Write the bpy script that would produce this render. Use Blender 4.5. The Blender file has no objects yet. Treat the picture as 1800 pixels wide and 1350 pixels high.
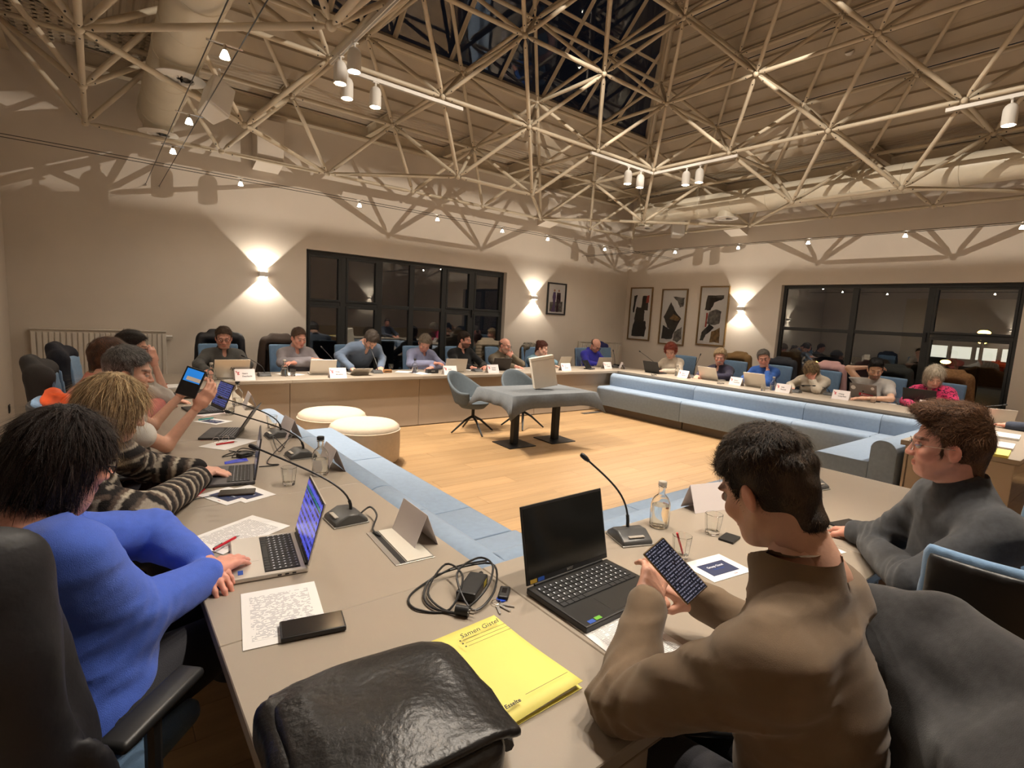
import bpy, bmesh, math, random
import numpy as np
from mathutils import Matrix, Vector
SC = bpy.context.scene
COL = SC.collection
random.seed(7); RNG = np.random.default_rng(7)
PI = math.pi
# ---------------------------------------------------------------- camera
YAW, PITCH, ROLL, FPX, CAMZ = 0.6682, 0.1264, 0.0554, 927.87, 1.593
_f = np.array([math.sin(YAW)*math.cos(PITCH), math.cos(YAW)*math.cos(PITCH), -math.sin(PITCH)])
_r = np.array([math.cos(YAW), -math.sin(YAW), 0.0]); _u = np.cross(_r, _f)
_c, _s = math.cos(ROLL), math.sin(ROLL)
CR = _c*_r + _s*_u; CU = -_s*_r + _c*_u; CF = _f
cam_d = bpy.data.cameras.new('camera'); cam = bpy.data.objects.new('camera', cam_d); COL.objects.link(cam)
cam_d.sensor_width = 36; cam_d.lens = FPX/1800*36; cam_d.clip_start = .02; cam_d.clip_end = 200
cam.matrix_world = Matrix(((CR[0], CU[0], -CF[0], 0), (CR[1], CU[1], -CF[1], 0), (CR[2], CU[2], -CF[2], CAMZ), (0, 0, 0, 1)))
SC.camera = cam
def ray(px, py): return CF + (px-900)/FPX*CR - (py-675)/FPX*CU
def at(px, py, z):
    d = ray(px, py); t = (z-CAMZ)/d[2]; return Vector((t*d[0], t*d[1], z))
def aty(px, py, y):
    d = ray(px, py); t = y/d[1]; return Vector((t*d[0], y, CAMZ+t*d[2]))
def atx(px, py, x):
    d = ray(px, py); t = x/d[0]; return Vector((x, t*d[1], CAMZ+t*d[2]))
def pix(P):
    v = np.array([P[0], P[1], P[2]-CAMZ]); z = v@CF
    return (900+FPX*(v@CR)/z, 675-FPX*(v@CU)/z, z)
# ---------------------------------------------------------------- world, exposure
w = bpy.data.worlds.new('night'); SC.world = w; w.use_nodes = True
w.node_tree.nodes['Background'].inputs[0].default_value = (.035, .04, .06, 1)
w.node_tree.nodes['Background'].inputs[1].default_value = .12
vs = SC.view_settings; vs.view_transform = 'Standard'; vs.look = 'None'; vs.exposure = 0.22; vs.gamma = 1.0; vs.use_curve_mapping = False
WARM = (1.0, .885, .745)
def spot_light(name, loc, target, power, angle, blend=.5, size=.04, color=WARM, parent=None):
    l = bpy.data.lights.new(name, 'SPOT'); l.energy = power; l.spot_size = math.radians(angle); l.spot_blend = blend
    l.shadow_soft_size = size; l.color = color
    o = bpy.data.objects.new(name, l); COL.objects.link(o)
    d = Vector(target)-Vector(loc); o.rotation_euler = d.to_track_quat('-Z', 'Y').to_euler(); o.location = loc
    if parent:
        o.parent = parent; o.location = Vector(loc)-parent.location
    return o
def point_light(name, loc, power, size=.03, color=WARM, parent=None):
    l = bpy.data.lights.new(name, 'POINT'); l.energy = power; l.shadow_soft_size = size; l.color = color
    o = bpy.data.objects.new(name, l); COL.objects.link(o); o.location = loc
    if parent: o.parent = parent; o.location = Vector(loc)-parent.location
    return o
P_TRACK, P_CABLE, P_SCONCE, P_FLOOD = 270, 22, 34, 620
# ---------------------------------------------------------------- materials
MATS = {}
def mat(name, color, rough=.5, metal=0, var=0, vscale=6, bump=0, bscale=60, trans=0, emit=0, ior=1.45, spec=.5, attr=False, alpha=1, stretch=None, coat=0, sheen=0, sss=0):
    if name in MATS: return MATS[name]
    m = bpy.data.materials.new(name); m.use_nodes = True; nt = m.node_tree; N = nt.nodes; L = nt.links
    b = N['Principled BSDF']; I = b.inputs
    I['Base Color'].default_value = (*color, 1); I['Roughness'].default_value = rough; I['Metallic'].default_value = metal
    I['IOR'].default_value = ior; I['Transmission Weight'].default_value = trans; I['Specular IOR Level'].default_value = spec
    I['Coat Weight'].default_value = coat; I['Sheen Weight'].default_value = sheen
    if sss: I['Subsurface Weight'].default_value = sss; I['Subsurface Radius'].default_value = (.012, .005, .003); I['Subsurface Scale'].default_value = 1
    if emit: I['Emission Color'].default_value = (*color, 1); I['Emission Strength'].default_value = emit
    tc = N.new('ShaderNodeTexCoord'); src = tc.outputs['Object']
    if stretch:
        mp = N.new('ShaderNodeMapping'); mp.inputs['Scale'].default_value = stretch; L.new(src, mp.inputs['Vector']); src = mp.outputs[0]
    if attr or var:
        if attr:
            a = N.new('ShaderNodeAttribute'); a.attribute_name = 'col'; csrc = a.outputs['Color']
        else:
            rgb = N.new('ShaderNodeRGB'); rgb.outputs[0].default_value = (*color, 1); csrc = rgb.outputs[0]
        if var:
            n = N.new('ShaderNodeTexNoise'); n.inputs['Scale'].default_value = vscale; n.inputs['Detail'].default_value = 4
            L.new(src, n.inputs['Vector'])
            mr = N.new('ShaderNodeMapRange'); mr.inputs[1].default_value = .3; mr.inputs[2].default_value = .7
            mr.inputs[3].default_value = 1-var; mr.inputs[4].default_value = 1+var; L.new(n.outputs['Fac'], mr.inputs[0])
            mx = N.new('ShaderNodeVectorMath'); mx.operation = 'SCALE'; L.new(csrc, mx.inputs[0]); L.new(mr.outputs[0], mx.inputs['Scale'])
            csrc = mx.outputs[0]
        L.new(csrc, I['Base Color'])
    if bump:
        n = N.new('ShaderNodeTexNoise'); n.inputs['Scale'].default_value = bscale; n.inputs['Detail'].default_value = 5; L.new(src, n.inputs['Vector'])
        bp = N.new('ShaderNodeBump'); bp.inputs['Strength'].default_value = bump; bp.inputs['Distance'].default_value = .01
        L.new(n.outputs['Fac'], bp.inputs['Height']); L.new(bp.outputs[0], I['Normal'])
    MATS[name] = m; return m
def rand_mat(name, color, amt, rough=.4, stretch=(1, 1, 1), vscale=3, var=.12, bump=.05):
    """colour differs a little from object to object, plus stretched grain"""
    m = mat(name, color, rough, var=var, vscale=vscale, stretch=stretch, bump=bump, bscale=vscale*4)
    nt = m.node_tree; N = nt.nodes; L = nt.links; b = N['Principled BSDF']
    lk = b.inputs['Base Color'].links[0]; s = lk.from_socket
    oi = N.new('ShaderNodeObjectInfo'); mr = N.new('ShaderNodeMapRange'); mr.inputs[3].default_value = 1-amt; mr.inputs[4].default_value = 1+amt
    L.new(oi.outputs['Random'], mr.inputs[0]); mx = N.new('ShaderNodeVectorMath'); mx.operation = 'SCALE'
    L.new(s, mx.inputs[0]); L.new(mr.outputs[0], mx.inputs['Scale']); L.new(mx.outputs[0], b.inputs['Base Color'])
    return m
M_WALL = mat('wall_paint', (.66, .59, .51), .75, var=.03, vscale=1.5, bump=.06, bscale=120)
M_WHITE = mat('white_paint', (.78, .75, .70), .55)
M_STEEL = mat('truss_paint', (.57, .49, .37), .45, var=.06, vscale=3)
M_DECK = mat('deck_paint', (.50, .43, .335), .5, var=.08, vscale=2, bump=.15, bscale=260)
M_DUCT = mat('duct_paint', (.68, .62, .50), .42, var=.05, vscale=3)
M_FRAME = mat('window_frame', (.028, .030, .030), .35)
M_GLASS = mat('pane_glass', (.80, .84, .80), 0.0, trans=1, ior=2.15)
M_BLACK = mat('black_plastic', (.018, .018, .019), .42)
M_BLACKG = mat('black_gloss', (.012, .012, .014), .15)
M_BLACKM = mat('black_metal', (.02, .02, .02), .4, metal=.6)
M_GREY = mat('grey_metal', (.45, .44, .42), .35, metal=.8)
M_SILVER = mat('silver_plastic', (.62, .58, .52), .35, metal=.5, var=.02)
M_CHROME = mat('chrome', (.8, .78, .75), .12, metal=1)
M_PAPER = mat('paper', (.80, .79, .78), .7)
M_CARD = mat('card', (.80, .74, .74), .7)
M_TOP = mat('table_laminate', (.33, .28, .225), .42, var=.03, vscale=2, bump=.02, bscale=300)
M_PANEL = mat('panel_laminate', (.40, .33, .26), .5, var=.03, vscale=2)
M_EDGE = mat('table_edge', (.22, .175, .13), .5)
M_BENCH = mat('bench_fabric', (.235, .315, .43), .9, var=.06, vscale=30, bump=.25, bscale=500, sheen=.3)
M_CHAIRB = mat('chair_blue', (.17, .29, .46), .9, var=.06, vscale=30, bump=.2, bscale=400, sheen=.2)
M_CHAIRG = mat('tub_fabric', (.085, .105, .122), .9, var=.06, vscale=30, bump=.25, bscale=450)
M_POUF = mat('pouf_fabric', (.60, .51, .40), .9, var=.04, vscale=30, bump=.3, bscale=400)
M_CLOTH = mat('cloth_grey', (.115, .125, .135), .85, var=.08, vscale=40, bump=.25, bscale=400)
M_RED = mat('red_plastic', (.55, .02, .03), .3)
M_CLEAR = mat('clear_glass', (.97, .98, .97), 0.0, trans=1, ior=1.45)
M_WATER = mat('water', (.97, .98, .97), 0.0, trans=1, ior=1.33)
M_BULB = mat('bulb_glow', (1, .88, .70), .4, emit=60)
M_SPOTG = mat('spot_glow', (1, .88, .72), .4, emit=25)
# ---------------------------------------------------------------- helpers
def tag(o, label=None, cat=None, group=None, kind=None):
    if label: o['label'] = label
    if cat: o['category'] = cat
    if group: o['group'] = group
    if kind: o['kind'] = kind
    return o
def thing(name, label, cat, loc=(0, 0, 0), rz=0, group=None, kind=None):
    o = bpy.data.objects.new(name, None); COL.objects.link(o); o.empty_display_size = .1
    o.location = loc; o.rotation_euler = (0, 0, rz)
    return tag(o, label, cat, group, kind)
def link(name, me, parent=None, loc=None, rot=None):
    o = bpy.data.objects.new(name, me); COL.objects.link(o)
    if parent: o.parent = parent
    if loc is not None: o.location = loc
    if rot is not None: o.rotation_euler = rot
    return o
def copy_tree(o, parent=None):
    c = o.copy(); COL.objects.link(c); c.parent = parent
    for ch in list(o.children): copy_tree(ch, c)
    return c
def basis(d):
    d = Vector(d).normalized(); a = Vector((0, 0, 1)) if abs(d.z) < .95 else Vector((1, 0, 0))
    x = a.cross(d).normalized(); return x, d.cross(x), d
class MB:
    def __init__(s): s.v = []; s.f = []; s.mi = []; s.m = 0; s.M = None
    def add(s, vs, fs):
        n = len(s.v)
        if s.M is not None: vs = [tuple(s.M @ Vector(q)) for q in vs]
        s.v += [tuple(q) for q in vs]; s.f += [tuple(i+n for i in f) for f in fs]; s.mi += [s.m]*len(fs); return s
    def box(s, x0, x1, y0, y1, z0, z1):
        return s.add([(x0, y0, z0), (x1, y0, z0), (x1, y1, z0), (x0, y1, z0), (x0, y0, z1), (x1, y0, z1), (x1, y1, z1), (x0, y1, z1)],
                     [(3, 2, 1, 0), (4, 5, 6, 7), (0, 1, 5, 4), (1, 2, 6, 5), (2, 3, 7, 6), (3, 0, 4, 7)])
    def cbox(s, c, d): return s.box(c[0]-d[0]/2, c[0]+d[0]/2, c[1]-d[1]/2, c[1]+d[1]/2, c[2]-d[2]/2, c[2]+d[2]/2)
    def tube(s, path, r, n=8, cap=True):
        path = [Vector(q) for q in path]; R = r if isinstance(r, (list, tuple)) else [r]*len(path)
        vs = []; fs = []; x = None
        for i, q in enumerate(path):
            d = (path[min(i+1, len(path)-1)]-path[max(i-1, 0)])
            if d.length < 1e-9: d = Vector((0, 0, 1))
            d.normalize()
            if x is None: x, y, _ = basis(d)
            else:
                x = (x-d*x.dot(d)); x = x.normalized() if x.length > 1e-6 else basis(d)[0]; y = d.cross(x)
            for k in range(n):
                a = 2*PI*k/n; vs.append(q+(x*math.cos(a)+y*math.sin(a))*R[i])
        for i in range(len(path)-1):
            for k in range(n): fs.append((i*n+k, i*n+(k+1) % n, (i+1)*n+(k+1) % n, (i+1)*n+k))
        if cap: fs.append(tuple(range(n-1, -1, -1))); fs.append(tuple((len(path)-1)*n+k for k in range(n)))
        return s.add(vs, fs)
    def cyl(s, a, b, r, n=12, r2=None): return s.tube([a, b], [r, r if r2 is None else r2], n)
    def lathe(s, prof, n=24, c=(0, 0, 0)):
        vs = []; fs = []
        for (r, z) in prof:
            for k in range(n): a = 2*PI*k/n; vs.append((c[0]+r*math.cos(a), c[1]+r*math.sin(a), c[2]+z))
        for i in range(len(prof)-1):
            for k in range(n): fs.append((i*n+k, i*n+(k+1) % n, (i+1)*n+(k+1) % n, (i+1)*n+k))
        if prof[0][0] > 1e-6: fs.append(tuple(range(n-1, -1, -1)))
        if prof[-1][0] > 1e-6: fs.append(tuple((len(prof)-1)*n+k for k in range(n)))
        return s.add(vs, fs)
    def prism(s, pts, ax, t0, t1):
        """2-D outline (a,b) extruded along axis ax"""
        def P(a, b, t): return {'x': (t, a, b), 'y': (a, t, b), 'z': (a, b, t)}[ax]
        n = len(pts); vs = [P(a, b, t0) for a, b in pts]+[P(a, b, t1) for a, b in pts]
        fs = [tuple(range(n-1, -1, -1)), tuple(range(n, 2*n))]+[(i, (i+1) % n, n+(i+1) % n, n+i) for i in range(n)]
        return s.add(vs, fs)
    def sphere(s, c, r, n=10, m=6, sc=(1, 1, 1)):
        vs = [(c[0], c[1], c[2]-r*sc[2])]; fs = []
        for i in range(1, m):
            t = PI*i/m-PI/2
            for k in range(n): a = 2*PI*k/n; vs.append((c[0]+r*sc[0]*math.cos(t)*math.cos(a), c[1]+r*sc[1]*math.cos(t)*math.sin(a), c[2]+r*sc[2]*math.sin(t)))
        vs.append((c[0], c[1], c[2]+r*sc[2]))
        for k in range(n): fs.append((0, 1+(k+1) % n, 1+k)); fs.append((len(vs)-1, 1+(m-2)*n+k, 1+(m-2)*n+(k+1) % n))
        for i in range(m-2):
            for k in range(n): fs.append((1+i*n+k, 1+i*n+(k+1) % n, 1+(i+1)*n+(k+1) % n, 1+(i+1)*n+k))
        return s.add(vs, fs)
    def quad(s, a, b, c, d): return s.add([a, b, c, d], [(0, 1, 2, 3)])
    def mesh(s, name, mats, smooth=False, bev=0, seg=2, angle=40):
        me = bpy.data.meshes.new(name); me.from_pydata(s.v, [], s.f)
        if not isinstance(mats, (list, tuple)): mats = [mats]
        for m in mats: me.materials.append(m)
        if len(mats) > 1: me.polygons.foreach_set('material_index', s.mi)
        bm = bmesh.new(); bm.from_mesh(me)
        if bev:
            es = [e for e in bm.edges if len(e.link_faces) == 2 and e.calc_face_angle(0) > .6]
            bmesh.ops.bevel(bm, geom=es, offset=bev, segments=seg, affect='EDGES', profile=.5, clamp_overlap=True)
        bmesh.ops.recalc_face_normals(bm, faces=bm.faces); bm.to_mesh(me); bm.free()
        if smooth:
            me.polygons.foreach_set('use_smooth', [True]*len(me.polygons)); me.set_sharp_from_angle(angle=math.radians(angle))
        return me
    def build(s, name, mats, parent=None, smooth=False, bev=0, seg=2, loc=None, rot=None, angle=40):
        return link(name, s.mesh(name, mats, smooth, bev, seg, angle), parent, loc, rot)
def text_obj(name, txt, size, m, parent, loc, rot, bold=False, align='LEFT', extrude=.0002, shear=0):
    cu = bpy.data.curves.new(name, 'FONT'); cu.body = txt; cu.size = size; cu.align_x = align; cu.extrude = extrude; cu.shear = shear
    cu.resolution_u = 2
    if bold: cu.offset = size*.02
    o = bpy.data.objects.new(name+'_tmp', cu); COL.objects.link(o)
    dg = bpy.context.evaluated_depsgraph_get(); me = bpy.data.meshes.new_from_object(o.evaluated_get(dg)); me.name = name
    bpy.data.objects.remove(o); bpy.data.curves.remove(cu)
    me.materials.clear(); me.materials.append(m)
    return link(name, me, parent, loc, rot)
# ================================================================ SETTING
BY, RX, LX, FY = 8.3, 9.825, -.796, -2.6      # inner faces of the walls
OX, OY, OZ, MU = 9.487, 7.965, 3.491, .68      # space-frame lattice
XC, YC = OX-7*MU, OY-7*MU
TZ = .715; XL0, XL1, YN0, YN1, YB1, XR1 = .216, 1.033, .610, 1.421, 6.433, 7.549
TW = .815; YB0 = YB1+TW; XR0 = XR1+TW; XG0, XG1 = 3.76, 5.52
# floor planks
M_PLANK = rand_mat('oak_plank', (.39, .245, .120), .10, rough=.38, stretch=(.5, 9, 1), vscale=3, var=.10, bump=.03)
fl = MB().box(LX-.3, RX+.3, FY-.3, BY+.3, -.2, -.022).build('floor', M_PLANK); tag(fl, kind='structure')
PW, PL = .185, 2.05
pm = MB().box(-PL/2+.001, PL/2-.001, -PW/2+.0008, PW/2-.0008, -.022, 0).mesh('plank', M_PLANK, bev=.0015, seg=1)
cand = []
row = 0; y = FY+PW/2
while y < BY:
    x = LX-.2-(row*.73 % PL)
    while x < RX+PL/2:
        P = pix((x, y, 0)); vis = P[2] > .3 and -200 < P[0] < 2000 and 560 < P[1] < 1500
        cand.append((0 if vis else 1, P[2] if P[2] > 0 else 99, x, y)); x += PL
    row += 1; y += PW
cand.sort()
rest = MB()
for i, (a, b, x, y) in enumerate(cand):
    x0, x1 = max(x-PL/2, LX), min(x+PL/2, RX)
    if x1-x0 < .02: continue
    if i < 290 and x0 == x-PL/2 and x1 == x+PL/2: link('plank', pm, fl, (x, y, 0))
    elif i < 290: MB().box(x0+.001, x1-.001, y-PW/2+.0008, min(y+PW/2, BY)-.0008, -.022, 0).build('plank', M_PLANK, fl)
    else: rest.box(x0+.001, x1-.001, y-PW/2+.0008, min(y+PW/2, BY)-.0008, -.022, 0)
tag(rest.build('plank_rest', M_PLANK, fl), kind='stuff')
# walls with window openings
WB = (2.50, 6.28, .30, 2.435); WR = (1.45, 4.70, .30, 2.435); WT = 4.75; TH = .28
def wall_with_hole(ax, face, out, lo, hi, hole):
    m = MB(); a0, a1, z0, z1 = hole; f0, f1 = sorted((face, face+out*TH))
    segs = [(lo, a0, 0, WT), (a1, hi, 0, WT), (a0, a1, 0, z0), (a0, a1, z1, WT)]
    for p, q, zz0, zz1 in segs:
        if ax == 'x': m.box(p, q, f0, f1, zz0, zz1)
        else: m.box(f0, f1, p, q, zz0, zz1)
    return m
tag(wall_with_hole('x', BY, 1, LX-TH, RX+TH, WB).build('wall_back', M_WALL), kind='structure')
tag(wall_with_hole('y', RX, 1, FY-TH, BY, WR).build('wall_right', M_WALL), kind='structure')
tag(MB().box(LX-TH, LX, FY, BY, 0, WT).build('wall_left', M_WALL), kind='structure')
tag(MB().box(LX-TH, RX, FY-TH, FY, 0, WT).build('wall_front', M_WALL), kind='structure')
M_BASE = mat('baseboard_paint', (.70, .64, .56), .5)
tag(MB().box(LX, RX, BY-.016, BY-.0005, 0, .10).build('baseboard_back', M_BASE, bev=.003), kind='structure')
tag(MB().box(LX+.0005, LX+.016, FY, BY-.017, 0, .10).build('baseboard_left', M_BASE, bev=.003), kind='structure')
tag(MB().box(RX-.016, RX-.0005, FY, BY-.017, 0, .10).build('baseboard_right', M_BASE, bev=.003), kind='structure')
def window(name, ax, face, hole, divs, rail, opening):
    a0, a1, z0, z1 = hole
    root = thing(name, None, None, kind='structure')
    def bx(m, p, q, d0, d1, zz0, zz1):
        if ax == 'x': m.box(p, q, face+d0, face+d1, zz0, zz1)
        else: m.box(face+d0, face+d1, p, q, zz0, zz1)
    m = MB(); w_ = .055
    bx(m, a0, a1, .10, .17, z1-.06, z1-.002); bx(m, a0, a1, .10, .17, z0, z0+.06); bx(m, a0+.001, a0+w_, .10, .17, z0+.06, z1-.06); bx(m, a1-w_, a1-.001, .10, .17, z0+.06, z1-.06)
    m.build('window_frame', M_FRAME, root, bev=.004)
    for d in divs:
        m = MB(); bx(m, d-.045, d+.045, .098, .172, z0+.06, z1-.06); m.build('mullion', M_FRAME, root, bev=.004)
    edges = [a0+w_]+[v for d in divs for v in (d-.045, d+.045)]+[a1-w_]
    for i in range(0, len(edges), 2):
        p, q = edges[i], edges[i+1]; m = MB(); bx(m, p, q, .105, .165, rail-.03, rail+.03); m.build('rail', M_FRAME, root, bev=.004)
        s = .035
        for zz0, zz1 in ((z0+.06, rail-.03), (rail+.03, z1-.06)):
            if i//2 in opening:
                m = MB(); bx(m, p+.001, p+s, .09, .16, zz0+.001, zz1-.001); bx(m, q-s, q-.001, .09, .16, zz0+.001, zz1-.001)
                bx(m, p+s, q-s, .09, .16, zz1-s, zz1-.001); bx(m, p+s, q-s, .09, .16, zz0+.001, zz0+s); m.build('sash', M_FRAME, root, bev=.003)
                P_, Q_, Z0, Z1 = p+s, q-s, zz0+s, zz1-s
            else: P_, Q_, Z0, Z1 = p, q, zz0, zz1
            m = MB(); bx(m, P_, Q_, .128, .136, Z0, Z1); m.build('pane', M_GLASS, root)
    if opening:
        d = divs[-1] if ax == 'x' else divs[0]
        m = MB(); bx(m, d-.012, d+.012, .06, .10, rail-.10, rail+.04); m.build('handle', M_BLACK, root, bev=.004)
    m = MB(); bx(m, a0+.001, a1-.001, -.02, .10, z0-.02, z0+.001); m.build('window_sill', M_WHITE, root, bev=.004)
window('window_1', 'x', BY, WB, [3.10, 3.72, 4.31, 4.95, 5.56], 1.64, [0, 1, 4, 5])
window('window_2', 'y', RX, WR, [2.49, 3.52], 1.66, [0])
# ceiling: level strips along the walls, sloping deck above, glazed upper back slope
FZ = OZ+MU+.20; KD = .226           # deck lies this far above the top-layer plane
ROT = [Matrix.Translation((XC, YC, 0)) @ Matrix.Rotation(a, 4, 'Z') @ Matrix.Translation((-XC, -YC, 0)) for a in (0, -PI/2, PI/2, PI)]
HB = OY+OZ+KD                       # back slope plane: y + z = HB
Y1 = HB-FZ                          # where level deck meets slope
HALF = Y1-YC
dist = [BY-YC, RX-XC, XC-LX, YC-FY]
ceil = thing('ceiling', None, None, kind='structure')
SIDE = ['back', 'right', 'left', 'front']
def ribbed(y_of, prof, xr_of):
    vs = []; fs = []
    for i, s in enumerate(prof):
        y, z = y_of(*s); xa, xb = xr_of(s[0]); vs += [(xa, y, z), (xb, y, z)]
        if i: k = 2*i; fs.append((k-2, k-1, k+1, k))
    return vs, fs
ZT = OZ+7*MU+KD
for k in range(4):
    D = dist[k]; ext = max(dist)+.1
    # level strip, fine ribs
    prof = []; s = HALF
    while s < D+.1:
        prof += [(s, 0), (s+.035, 0), (s+.05, .02), (s+.085, .02)]; s += .10
    vs, fs = ribbed(lambda s, o: (YC+s, FZ+o), prof, lambda s: (XC-ext, XC+ext))
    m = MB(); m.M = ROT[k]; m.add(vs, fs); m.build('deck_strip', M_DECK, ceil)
    # slope panels
    sn = math.sqrt(.5); L_tot = HALF*math.sqrt(2); n = 7; pl = L_tot/n
    for j in range(n):
        if k == 0 and j >= 1: break
        prof = []; s0, s1 = j*pl, (j+1)*pl-.012
        if k == 0: s1 = .80
        s = s0
        while s < s1-.02:
            for ds, o in ((0, 0), (.13, 0), (.145, .035), (.19, .035)):
                if s+ds < s1: prof.append((s+ds, o))
            s += .205
        prof.append((s1, 0))
        vs, fs = ribbed(lambda s, o: (Y1-s*sn+o*sn, FZ+s*sn+o*sn), prof, lambda s: (XC-(HALF-s*sn), XC+(HALF-s*sn)))
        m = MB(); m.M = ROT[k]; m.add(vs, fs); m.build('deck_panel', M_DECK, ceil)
roofbox = MB()
# wall-top beams
for k in range(3):
    D = dist[k]; m = MB(); m.M = ROT[k]
    m.box(XC-D+.3, XC+D-.3, YC+D-.14, YC+D-.005, FZ-.03, FZ-.01); m.box(XC-D+.3, XC+D-.3, YC+D-.14, YC+D-.005, FZ-.21, FZ-.19); m.box(XC-D+.3, XC+D-.3, YC+D-.08, YC+D-.065, FZ-.19, FZ-.03)
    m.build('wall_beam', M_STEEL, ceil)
    for i in range(7):
        if i % 2 == 1 or k == 0:
            x = OX-MU*(1+2*i); m = MB(); m.M = ROT[k]
            m.box(x-.04, x+.04, OY-MU+.05, YC+D-.14, FZ-.17, FZ-.16); m.box(x-.04, x+.04, OY-MU+.05, YC+D-.14, FZ-.03, FZ-.02); m.box(x-.006, x+.006, OY-MU+.05, YC+D-.14, FZ-.16, FZ-.03)
            m.build('purlin', M_STEEL, ceil)
# skylight
sky = thing('skylight_window', None, None, kind='structure'); sky.name = 'window_3'
sn = math.sqrt(.5)
def sl(x, s, o=0): return (x, Y1-s*sn+o*sn, FZ+s*sn+o*sn)
m = MB(); s0 = .80; s1 = HALF*math.sqrt(2)-.05
def hx(s): return HALF-s*sn
m.add([sl(XC-hx(s0), s0-.05, -.04), sl(XC+hx(s0), s0-.05, -.04), sl(XC+hx(s0), s0+.09, -.04), sl(XC-hx(s0), s0+.09, -.04),
       sl(XC-hx(s0), s0-.05, .06), sl(XC+hx(s0), s0-.05, .06), sl(XC+hx(s0), s0+.09, .06), sl(XC-hx(s0), s0+.09, .06)],
      [(3, 2, 1, 0), (4, 5, 6, 7), (0, 1, 5, 4), (1, 2, 6, 5), (2, 3, 7, 6), (3, 0, 4, 7)]).build('kerb', M_STEEL, sky)
for sg in (-1, 1):      # hip flashings
    m = MB(); m.tube([sl(XC+sg*(hx(s0)), s0), sl(XC+sg*.02, s1+.02)], .09, 6); m.build('hip_beam', M_STEEL, sky)
xs = [XC+.83*(i-3.5)+.44 for i in range(9)]
for x in xs:
    st = (HALF-abs(x-XC))/sn
    if st-.1 > s0+.2: MB().tube([sl(x, s0+.09, .02), sl(x, st-.1, .02)], .035, 4).build('glazing_bar', M_STEEL, sky)
for s in (2.0, 3.6, 5.2):
    if s < s1-.5: MB().tube([sl(XC-hx(s)+.1, s, .03), sl(XC+hx(s)-.1, s, .03)], .03, 4).build('glazing_bar', M_STEEL, sky)
M_SKYG = mat('skylight_glass', (.5, .5, .5), .02, trans=1, ior=1.5)
cells = [-9]+xs+[99]
for i in range(len(cells)-1):
    a, b = max(cells[i], XC-hx(s0)), min(cells[i+1], XC+hx(s0))
    if b-a < .1: continue
    def top(x): return min(s1, (HALF-abs(x-XC))/sn)
    pts = [(a, s0+.08), (b, s0+.08), (b, max(s0+.09, top(b)))]
    if a < XC < b: pts.append((XC, top(XC)))
    pts.append((a, max(s0+.09, top(a))))
    vs = [sl(x, s, .05) for x, s in pts]+[sl(x, s, .06) for x, s in pts]; q = len(pts)
    MB().add(vs, [tuple(range(q-1, -1, -1)), tuple(range(q, 2*q))]+[(j, (j+1) % q, q+(j+1) % q, q+j) for j in range(q)]).build('pane', M_SKYG, sky)
# ---------------------------------------------------------------- space frame
def W(i, j, k): return Vector((OX-MU*i, OY-MU*j, OZ+MU*k))
mem = set(); nodes = {}
def sym(P):
    i, j, k = P; i2, j2 = i-7, j-7
    return [(a+7, b+7, k) for a, b in ((i2, j2), (j2, i2), (-i2, j2), (j2, -i2), (i2, -j2), (-j2, i2), (-i2, -j2), (-j2, -i2))]
def addm(P, Q):
    for a, b in zip(sym(P), sym(Q)): mem.add((min(a, b), max(a, b))); nodes[a] = 1; nodes[b] = 1
bset = set(); tset = set(); skip = {(4, 2, 0), (10, 2, 0)}
for i in range(0, 14, 2): addm((i, 0, 0), (i+2, 0, 0))
for r in range(1, 6):
    for i in range(1+r, 14-r, 2):
        if (i, 1+r, r-1) not in skip: bset.add((i, 1+r, r-1))
for r in range(1, 8):
    for i in range(r, 15-r, 2): tset.add((i, r, r))
for P in bset:
    i, j, k = P
    if (i+2, j, k) in bset: addm(P, (i+2, j, k))
    for d in (-1, 1):
        if (i+d, j+1, k+1) in bset: addm(P, (i+d, j+1, k+1))
        if (i+d, j-1, k+1) in tset: addm(P, (i+d, j-1, k+1))
    if (i, j-2, k) in tset: addm(P, (i, j-2, k))
for P in tset:
    i, j, k = P
    if (i+2, j, k) in tset: addm(P, (i+2, j, k))
    for d in (-1, 1):
        if (i+d, j+1, k+1) in tset: addm(P, (i+d, j+1, k+1))
for i in range(1, 14, 2):
    for d in (-1, 1): addm((i, 1, 1), (i+d, 0, 0))
for a, b in (((12, 2, 0), (10, 0, 0)), ((10, 0, 0), (8, 2, 0)), ((6, 2, 0), (4, 0, 0)), ((4, 0, 0), (2, 2, 0))): addm(a, b)
def addone(P, Q): mem.add((min(P, Q), max(P, Q))); nodes[P] = 1; nodes[Q] = 1
for j in range(1, 14, 2):                      # outer top row beside the left wall
    addone((14, j-1, 0), (15, j, 1)); addone((14, j+1, 0), (15, j, 1)); addone((13, j, 1), (15, j, 1))
    if j < 13: addone((15, j, 1), (15, j+2, 1))
sf = thing('space_frame', 'cream painted tubular steel space frame roof truss with ball nodes', 'truss', (XC, YC, OZ))
def strut_mesh(L, r=.026):
    m = MB(); m.tube([(0, 0, -L/2+.045), (0, 0, -L/2+.06), (0, 0, -L/2+.11), (0, 0, L/2-.11), (0, 0, L/2-.06), (0, 0, L/2-.045)], [.012, .014, r, r, .014, .012], 10)
    return m.mesh('strut', M_STEEL, smooth=True)
ML = {k: strut_mesh(math.sqrt(k)*MU) for k in (3, 4, 8)}
items = []
for a, b in mem:
    A, Bv = W(*a), W(*b); mid = (A+Bv)/2; P = pix(mid); Pa, Pb = pix(A), pix(Bv)
    vis = any(q[2] > .2 and -60 < q[0] < 1860 and -60 < q[1] < 1400 for q in (P, Pa, Pb))
    items.append((0 if vis else 1, P[2] if P[2] > 0 else 99, A, Bv))
items.sort(key=lambda t: (t[0], t[1]))
rest = MB()
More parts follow.
